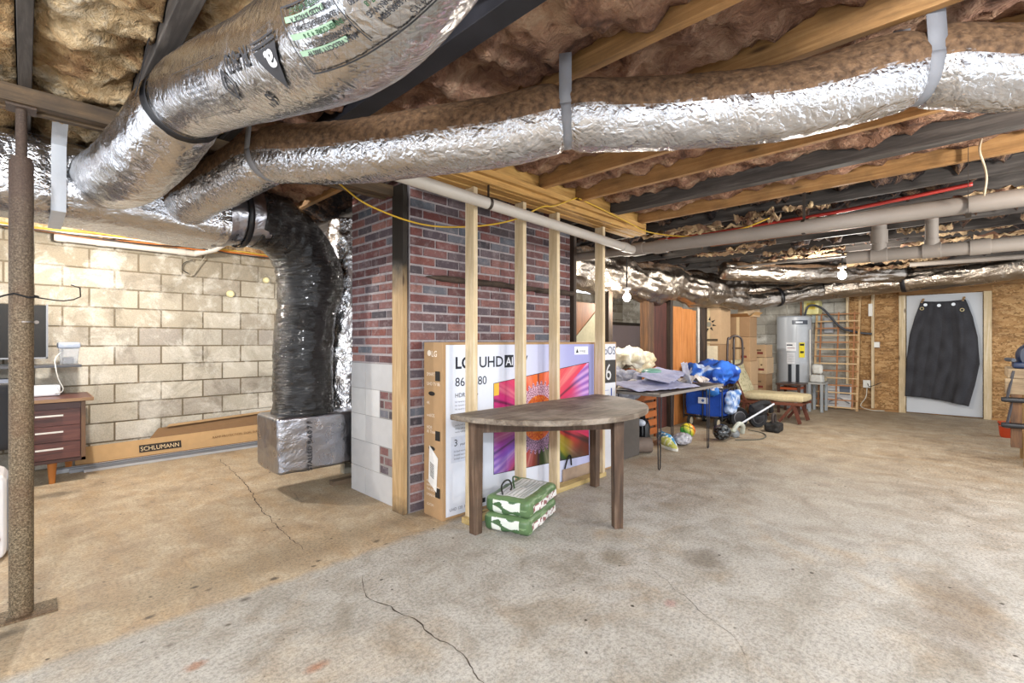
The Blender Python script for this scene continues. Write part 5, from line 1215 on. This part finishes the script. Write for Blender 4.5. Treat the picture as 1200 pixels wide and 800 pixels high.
b.build('back_cushion', MT['cloth'], ck, smooth=0)
b = MB(); b.M = M; wd = L('#6b3a26')
for y in (-.26, .26):
    b.bar((-.46,y,.29), (.47,y,.31), .035, .045, wd); b.bar((-.62,y,.95), (-.36,y,.30), .035, .045, wd)
for x in (-.3,0,.25,.43): b.bar((x,-.26,.30), (x,.26,.30), .04, .02, wd)
for k in range(4): b.bar((-.60+.05*k,-.26,.86-.14*k), (-.60+.05*k,.26,.86-.14*k), .03, .02, L('#7a452e'))
b.build('wood_frame', MT['vm'], ck, bevel=.003)
for x, y, dx in ((.34,-.25,.09),(.34,.25,.09),(-.36,-.25,-.1),(-.36,.25,-.1)):
    b = MB(); b.M = M; b.bar((x,y,.30), (x+dx,y,.012), .04, .05, L('#5f3120')); b.bar((x-.1*math.copysign(1,dx)*2,y,.02+.0), (x,y,.29), .03, .04, L('#5f3120')); b.build('leg', MT['vm'], ck, bevel=.003)
# small table behind chair
stt = empty('side_table', (9.75,2.35,0), 'small dark wood side table between the cream chair and the water heater', 'table')
b = MB(); b.box((9.45,2.15,.50), (9.95,2.55,.53), L('#4a3226')); b.box((9.5,2.2,.42), (9.9,2.5,.46), L('#a34a24')); b.build('table_top', MT['vg'], stt, bevel=.003)
for x in (9.49,9.91):
    for y in (2.19,2.51): b = MB(); b.box((x-.02,y-.02,0), (x+.02,y+.02,.5), L('#4a2c20')); b.build('leg', MT['vm'], stt)

# ------------------------------------------------------------------ water heater
wh = empty('water_heater', (10.38,2.48,0), 'tall grey electric water heater against the end wall', 'water heater')
hc_ = Vector((10.38,2.48,0)); R0 = .29
b = MB(); b.lathe([(.27,.0),(R0,.02),(R0,.06),(R0,1.70),(R0+.004,1.70),(R0+.004,1.74),(.27,1.765),(.05,1.775)], hc_, n=56, col=L('#a3abb6')); b.build('tank', m_plain('heater paint', '#a9adb2', .35, var=.03, sc=2, bs=.02), wh, smooth=35)
ph = math.atan2(-2.48, -10.38)
def onh(a, z, off=.003): 
    t = ph + a; return hc_ + Vector((math.cos(t)*(R0+off), math.sin(t)*(R0+off), z))
def patch(b, a0, a1, z0, z1, c, off=.003, n=8): b.grid(lambda u, v: onh(a0+(a1-a0)*u, z0+(z1-z0)*v, off), n, 1, cf=lambda u, v: L(c))
b = MB(); patch(b, .55, 1.0, 0, .01, '#a3abb6'); 
# angle grows anticlockwise seen from above; screen right is positive angle
b = MB(); patch(b, -.45, .12, 1.10, 1.26, '#e9e9ea'); patch(b, -.40, .06, .86, 1.07, '#d6d7da'); b.build('white_label', MT['vm'], wh)
b = MB(); patch(b, -.42, -.08, 1.2, 1.225, '#3a3f4a', .0045); patch(b, -.38, .05, 1.15, 1.16, '#7a3038', .0045)
for k in range(6): patch(b, -.36, 0, .9+.024*k, .905+.024*k, '#9a9da4', .0045)
b.build('label_print', MT['vm'], wh)
b = MB(); patch(b, .28, .62, .98, 1.26, '#e3cf32', .009); patch(b, .32, .58, 1.2, 1.24, '#2b2a12', .0105); patch(b, .34, .56, 1.06, 1.1, '#2b2a12', .0105); b.build('yellow_label', MT['vm'], wh)
b = MB(); patch(b, -.33, -.13, .45, .85, '#22262e', .006); patch(b, .10, .30, .45, .85, '#22262e', .006); b.build('vent_strip', MT['vm'], wh)
b = MB(); patch(b, -.1, .85, 1.60, 1.68, '#3b3f4a', .006, 12); patch(b, .1, .5, 1.625, 1.655, '#d9dde4', .0075); b.build('badge', MT['vg'], wh)
b = MB(); patch(b, .15, .95, 1.28, 1.56, '#b3b7bc', .007); b.build('access_panel', MT['vg'], wh); b = MB(); patch(b, .34, .95, .5, .9, '#b3b7bc', .007); b.build('access_panel', MT['vg'], wh)
b = MB()
for dx, dy, c in ((.0,.12,'#b9b2a4'),(.0,-.12,'#8a5a3c')): b.cyl(hc_+Vector((dx,dy,1.77)), hc_+Vector((dx,dy,2.4)), .014, n=12, col=L(c))
b.tube([hc_+Vector((-.1,-.2,1.76)), hc_+Vector((-.12,-.28,1.95)), hc_+Vector((.1,-.45,1.9)), hc_+Vector((.3,-.7,1.55)), hc_+Vector((.45,-.95,1.45)), hc_+Vector((.5,-1.15,1.42))], .02, 10, .03, col=L('#3a3c42')); b.build('connection_pipe', MT['vg'], wh, smooth=0)
b = MB(); b.cyl(hc_+Vector((-.14,-.30,1.5)), hc_+Vector((-.14,-.30,.12)), .012, n=10, col=L('#d6d2c6')); b.build('relief_pipe', MT['vg'], wh, smooth=40)
b = MB(); b.rbox((10.55,2.1,1.80), (10.85,2.36,2.07), .02, 8, col=L('#d8cf8c')); b.box((10.545,2.16,1.9), (10.551,2.3,2.02), L('#c9b23a')); tag(b.build('expansion_box', MT['vg'], smooth=40), 'pale yellow box mounted above the water heater', 'box')
b = MB(); b.box((10.95,2.15,1.65), (11.04,2.3,1.85), L('#b9c4c4')); tag(b.build('junction_box', MT['vg'], bevel=.004), 'pale metal junction box on the block wall behind the heater pipes', 'electrical box')
sk = empty('utility_stand', (10.3,2.0,0), 'small grey stand with pale plastic things between heater and trellis', 'stand')
b = MB(); b.box((10.0,1.92,.50), (10.4,2.17,.53), L('#a9aaa6'))
b.rbox((10.02,1.94,.53), (10.2,2.15,.68), .04, 10, .02, col=L('#c9c9c4')); b.rbox((10.22,1.95,.53), (10.38,2.14,.62), .03, 10, .02, 7, col=L('#b5a98f')); b.rbox((10.05,1.95,.68), (10.2,2.12,.86), .05, 10, .03, col=L('#d6d6d0')); b.build('stand_top', MT['vm'], sk, smooth=40)
for x in (10.02,10.38):
    for y in (1.95,2.14): b = MB(); b.box((x-.02,y-.02,0), (x+.02,y+.02,.5), L('#9da3a6')); b.build('leg', MT['vm'], sk)

# trellis
tl = empty('trellis', (10.62,1.85,0), 'light wooden lattice trellis leaning on the end wall', 'trellis')
def tp(y, z): return Vector((10.55 + z*.16, y, z))
for y, z1, w in ((2.19,2.2,.035),(1.51,2.2,.035)):
    b = MB(); b.bar(tp(y,0.01), tp(y,z1), w, .03, up=(1,0,0)); b.build('rail', MT['lath'], tl, bevel=.002)
for y in (2.11,1.83,1.58):
    b = MB(); b.bar(tp(y,.03)+Vector((-.02,0,0)), tp(y,1.84)+Vector((-.02,0,0)), .026, .014, L('#a8714a'), up=(1,0,0)); b.build('inner_rail', MT['vm'], tl)
for k in range(14):
    z = .06 + k*.134; b = MB(); dk_ = k % 3 == 1
    b.bar(tp(1.5,z)+Vector((-.035,0,0)), tp(2.2,z)+Vector((-.035,0,0)), .024 if not dk_ else .02, .014, L('#b07a50') if k % 2 else L('#d9b98c'), up=(1,0,0)); b.build('rung', MT['vm'], tl)
ac = empty('air_conditioner', (10.85,1.8,0), 'white window air conditioner on the floor behind the trellis', 'air conditioner')
b = MB(); b.rbox((10.72,1.62,.03), (11.0,2.0,.47), .02, 6, col=L('#d3d1cf')); b.build('housing', MT['vg'], ac, smooth=40)
b = MB(); b.box((10.712,1.64,.28), (10.72,1.8,.44), L('#5d6572'))
for k in range(5): b.box((10.708,1.82,.1+k*.06), (10.72,1.98,.115+k*.06), L('#9a9a9a'))
b.bar((10.71,1.64,.12), (10.71,1.80,.22), .006, .02, L('#77777a')); b.bar((10.71,1.80,.22), (10.71,1.97,.13), .006, .02, L('#77777a')); b.build('grille', MT['vg'], ac)
# electrical
sb = empty('switch_box', (10.98,1.28,1.18), 'white switch box on the strand board beside the pine stud', 'switch')
b = MB(); b.box((10.97,1.23,1.17), (11.04,1.33,1.27), L('#e3e2dc')); b.build('box_body', MT['vg'], sb, bevel=.004)
b = MB(); b.cyl((11.0,1.345,1.27), (11.0,1.345,1.75), .006, n=8, col=L('#c9c6bb')); b.build('wire', MT['vm'], sb)
b = MB(); b.box((10.93,1.33,1.75), (10.97,1.39,1.98), L('#dedcd5')); tag(b.build('wall_cover', MT['vg'], bevel=.004), 'tall white cover plate high on the pine stud', 'cover')
b = MB(); b.box((10.93,1.36,.42), (10.97,1.47,.56), L('#dcdad2')); tag(b.build('outlet_box', MT['vg'], bevel=.004), 'white outlet box low beside the pine stud', 'outlet')
b = MB(); b.tube([(10.93,1.40,.5),(10.85,1.36,.45),(10.86,1.25,.5),(10.97,1.2,.53)], .006, 7, .02, col=L('#26221e')); b.tube([(10.94,1.41,.42),(10.88,1.42,.25),(10.9,1.5,.08),(10.85,1.35,.02),(10.9,1.15,.02)], .007, 7, .02, col=L('#d6d2c2')); tag(b.build('power_cord', MT['vm'], smooth=0), 'black and cream cords hanging from the low outlet box', 'cord')
b = MB(); b.box((10.98,1.95,1.45), (11.04,2.1,1.75), L('#a9abb0')); tag(b.build('panel_box', MT['vg'], bevel=.004), 'grey electrical panel box on the block wall behind the trellis', 'electrical box')

# ------------------------------------------------------------------ apron on the door
ap = empty('work_apron', (10.98,.4,.2), 'long dark grey work apron hanging on the white door', 'apron')
def lerpk(ks, v):
    for i in range(len(ks)-1):
        if ks[i][0] <= v <= ks[i+1][0]: t = (v-ks[i][0])/(ks[i+1][0]-ks[i][0]); return ks[i][1]*(1-t)+ks[i+1][1]*t
    return ks[-1][1]
def apf(u, v):
    l = lerpk([(0,.655),(.04,.67),(.16,.73),(.35,.80),(.6,.84),(1,.865)], v); r = lerpk([(0,.085),(.04,.06),(.16,.0),(.35,-.06),(.6,-.085),(.8,-.03),(1,.045)], v)
    zt = 1.985 + .02*math.sin(u*PI)*-1; zb = .31 - .11*u**2
    y = l*(1-u) + r*u; z = zt*(1-v) + zb*v
    fold = .022*math.sin(u*19+v*1.5)*(.3+.7*v) + .012*nz(u*6, v*3, 2)
    x = 10.985 - .03 - abs(fold)*1.2 - .06*sst(.70,.78,u)*(1-sst(.78,.95,u))*v**.6
    return (x, y, z)
b = MB(); b.grid(apf, 70, 50, cf=lambda u, v: mixc(L('#2c2c30'), L('#3d3d42'), .5+.8*nz(u*9, v*9))); b.build('apron_cloth', MT['cloth'], ap, smooth=0, thick=.004)
b = MB()
for u, v in ((.13,.035),(.42,.04),(.72,.035)):
    c = Vector(apf(u, v)) + Vector((-.008,0,0)); b.cyl(c, c+Vector((-.004,0,0)), .026, n=20, col=L('#e6edf5'))
b.build('white_dot', MT['vg'], ap)
b = MB()
for u, v in ((.08,.075),(.86,.095)):
    c = Vector(apf(u, v)) + Vector((-.012,0,0)); b.tube([c + Vector((0, .024*math.cos(a*PI/6), .024*math.sin(a*PI/6))) for a in range(13)], .006, 8, .01, col=L('#c9b98c'), caps=False)
b.build('metal_ring', MT['vglo'], ap, smooth=0)
b = MB()
for y in (.64,.12): b.bar((10.95,y,1.96), (11.04,y-.02,2.03), .03, .02, L('#c9a57a'))
b.build('clip', MT['vm'], ap, bevel=.002)

# ------------------------------------------------------------------ workbench
wb = empty('workbench', (7.4,-.8,0), 'rough timber workbench cut by the picture edge near the door', 'workbench')
b = MB(); b.box((7.05,-2.0,.90), (7.75,-.26,1.0)); b.box((7.03,-2.0,.74), (7.10,-.24,.90)); b.build('bench_top', m_wood('bench wood', '#6b5845', '#9c8668', '#bfa988', 'Y', dirt=.3), wb, bevel=.006)
for x in (7.12,7.65):
    for y in (-.42,-1.9): b = MB(); b.box((x-.045,y-.045,0), (x+.045,y+.045,.9)); b.build('leg', MT['oldgrey'] if 'oldgrey' in MT else MT['oldZ'], wb, bevel=.004)
b = MB(); b.box((7.1,-2.0,.28), (7.75,-.38,.32)); b.build('lower_shelf', MT['pineY'], wb)
b = MB(); b.box((7.03,-.36,.2), (7.06,-.28,.74)); b.box((7.02,-.52,.1), (7.05,-.40,.74)); b.build('plank', MT['oldpost'], wb, bevel=.003)
b = MB(); b.box((7.06,-.62,.0), (7.16,-.40,.34)); b.build('block', MT['oldZ'], wb, bevel=.004)
vi = empty('bench_vise', (7.3,-.45,1.0), 'dark blue bench vise with a gold emblem on the workbench', 'vise')
b = MB(); b.lathe([(.02,-.10),(.13,-.10),(.145,-.07),(.145,.05),(.12,.08),(.02,.08)], (7.25,-.47,1.13), (1,.1,0), 32, L('#13203a')); b.rbox((7.12,-.66,1.0), (7.42,-.30,1.07), .02, 8, col=L('#16284a')); b.build('vise_body', MT['vg'], vi, smooth=40)
b = MB(); b.box((7.05,-.66,1.05), (7.2,-.52,1.2), L('#2a4a78')); b.box((7.0,-.66,1.17), (7.06,-.5,1.21), L('#8e9299')); b.cyl((7.0,-.30,1.09), (7.3,-.26,1.09), .02, n=14, col=L('#3a3f4a')); b.build('jaw', MT['vg'], vi, bevel=.003)
b = MB(); c = Vector((7.145,-.46,1.17))
b.tube([c+Vector((0,.025,.03)), c+Vector((0,-.02,.03)), c+Vector((0,-.01,.0)), c+Vector((0,.02,-.01)), c+Vector((0,-.025,-.03))], .008, 8, .01, col=L('#c9a04a')); b.build('gold_emblem', MT['vglo'], vi, smooth=0)
for k, (z, lb) in enumerate(((.68,'black bar clamp gripping the bench front, upper one'),(.42,'black bar clamp gripping the bench front, lower one'))):
    e = empty('bar_clamp', (7.06,-.25,z), lb, 'clamp'); b = MB(); b.rbox((6.98,-.42,z-.02), (7.06,-.21,z+.03), .015, 6, col=L('#17171b')); b.bar((7.0,-.25,z), (7.05,-.3,z+.3), .02, .012, L('#3b3b40')); b.build('clamp_bar', MT['vg'], e, smooth=40)
bk = empty('red_bucket', (9.15,-.33,0), 'red-orange bucket on the floor behind the workbench leg', 'bucket')
b = MB(); b.lathe([(.06,0),(.07,.02),(.085,.19),(.09,.19),(.09,.21)], (9.15,-.33,0), n=28, col=L('#b5401f')); b.build('bucket_body', MT['vg'], bk, smooth=40)
b = MB(); b.tube([(9.15,-.245,.2),(9.09,-.26,.16),(9.05,-.33,.14),(9.09,-.40,.16),(9.15,-.415,.2)], .005, 7, .02, col=L('#8a8a8a')); b.build('bucket_handle', MT['metal'], bk, smooth=0)
for k, (y, z) in enumerate(((-.18,.80),(-.20,.46))):
    b = MB(); b.cyl((8.9,y-.1,z), (10.95-.0,y+.0,z+.0) if False else (9.0,y+.12,z+.03), .008, n=8, col=L('#8a5a34')); 
# ------------------------------------------------------------------ lights
def bulb(c, w, lb, r=.045, mesh=True, col=(1,.96,.90), rad=.05):  # without mesh: a bare point lamp, no bulb modelled
    c = Vector(c)
    if mesh:
        e = empty('light_bulb', c, lb, 'light bulb'); b = MB(); b.ball(c, r, 14, sc=(1,1,1.15)); b.build('glass_bulb', MT['bulb'], e, smooth=0)
        b = MB(); b.cyl(c+Vector((0,0,r)), c+Vector((0,0,r+.05)), .022, n=18, col=L('#d9d6cf')); b.cyl(c+Vector((0,0,r+.05)), c+Vector((0,0,r+.075)), .05, n=24, col=L('#e4e1da')); b.cyl(c+Vector((0,0,r+.07)), (c.x,c.y,max(c.z+r+.08,2.45)), .008, n=8, col=L('#3a3632')); b.build('lamp_holder', MT['vm'], e, smooth=40)
    l = bpy.data.lights.new('bulb_or_fill_light', 'POINT'); l.energy = w; l.color = col; l.shadow_soft_size = rad
    o = bpy.data.objects.new('bulb_or_fill_light', l); C.objects.link(o); o.location = c - Vector((0,0,r+rad+.02)) if mesh else c
    return o
bulb((5.23,3.09,1.83), 12, 'bright bare bulb glowing under the sagging foil duct behind the fourth stud')
bulb((7.31,1.20,2.13), 80, 'bright bare bulb glowing under the foil duct before the trellis')
bulb((.35,5.3,2.32), 95, 'bare bulb over the desk area hidden above the trunk duct')
bulb((-.7,-.7,2.12), 300, '', mesh=False, col=(.93,.96,1.0), rad=.12)
bulb((4.8,-1.75,2.1), 150, '', mesh=False, rad=.12)  # added fill lamp past the right edge, no known bulb there
bulb((2.9,5.2,2.1), 40, '', mesh=False, rad=.08)  # invented fill behind the chimney, unseen
bulb((3.2,-.9,2.1), 70, '', mesh=False, rad=.1)  # out of view, added to lift the dark joists and ceiling
bulb((7.2,5.2,2.2), 120, '', mesh=False, rad=.08)  # extra hidden lamp put in to brighten the back room
bulb((-.9,1.2,1.7), 35, '', mesh=False, rad=.15)  # made-up side lamp left of view, brightens insulation and foil
w = bpy.data.worlds.new('world'); bpy.context.scene.world = w; w.use_nodes = True
w.node_tree.nodes['Background'].inputs[0].default_value = (.86,.92,1,1); w.node_tree.nodes['Background'].inputs[1].default_value = 1.5
# ------------------------------------------------------------------ camera
cam = bpy.data.cameras.new('camera'); co = bpy.data.objects.new('camera', cam); C.objects.link(co)
co.location = (0,0,1.28); co.rotation_euler = (PI/2, 0, math.atan2(.6972,.7169)-PI/2)
cam.lens = 555/1200*36; cam.sensor_width = 36; cam.clip_start = .02
sc = bpy.context.scene; sc.camera = co
sc.view_settings.view_transform = 'Standard'; sc.view_settings.look = 'None'; sc.view_settings.gamma = 1; sc.view_settings.exposure = 0.68
sc.view_settings.use_curve_mapping = False
sc.cycles.max_bounces = 8; sc.cycles.sample_clamp_indirect = 6; sc.cycles.caustics_reflective = False
try: sc.cycles.use_denoising = True
except Exception: pass
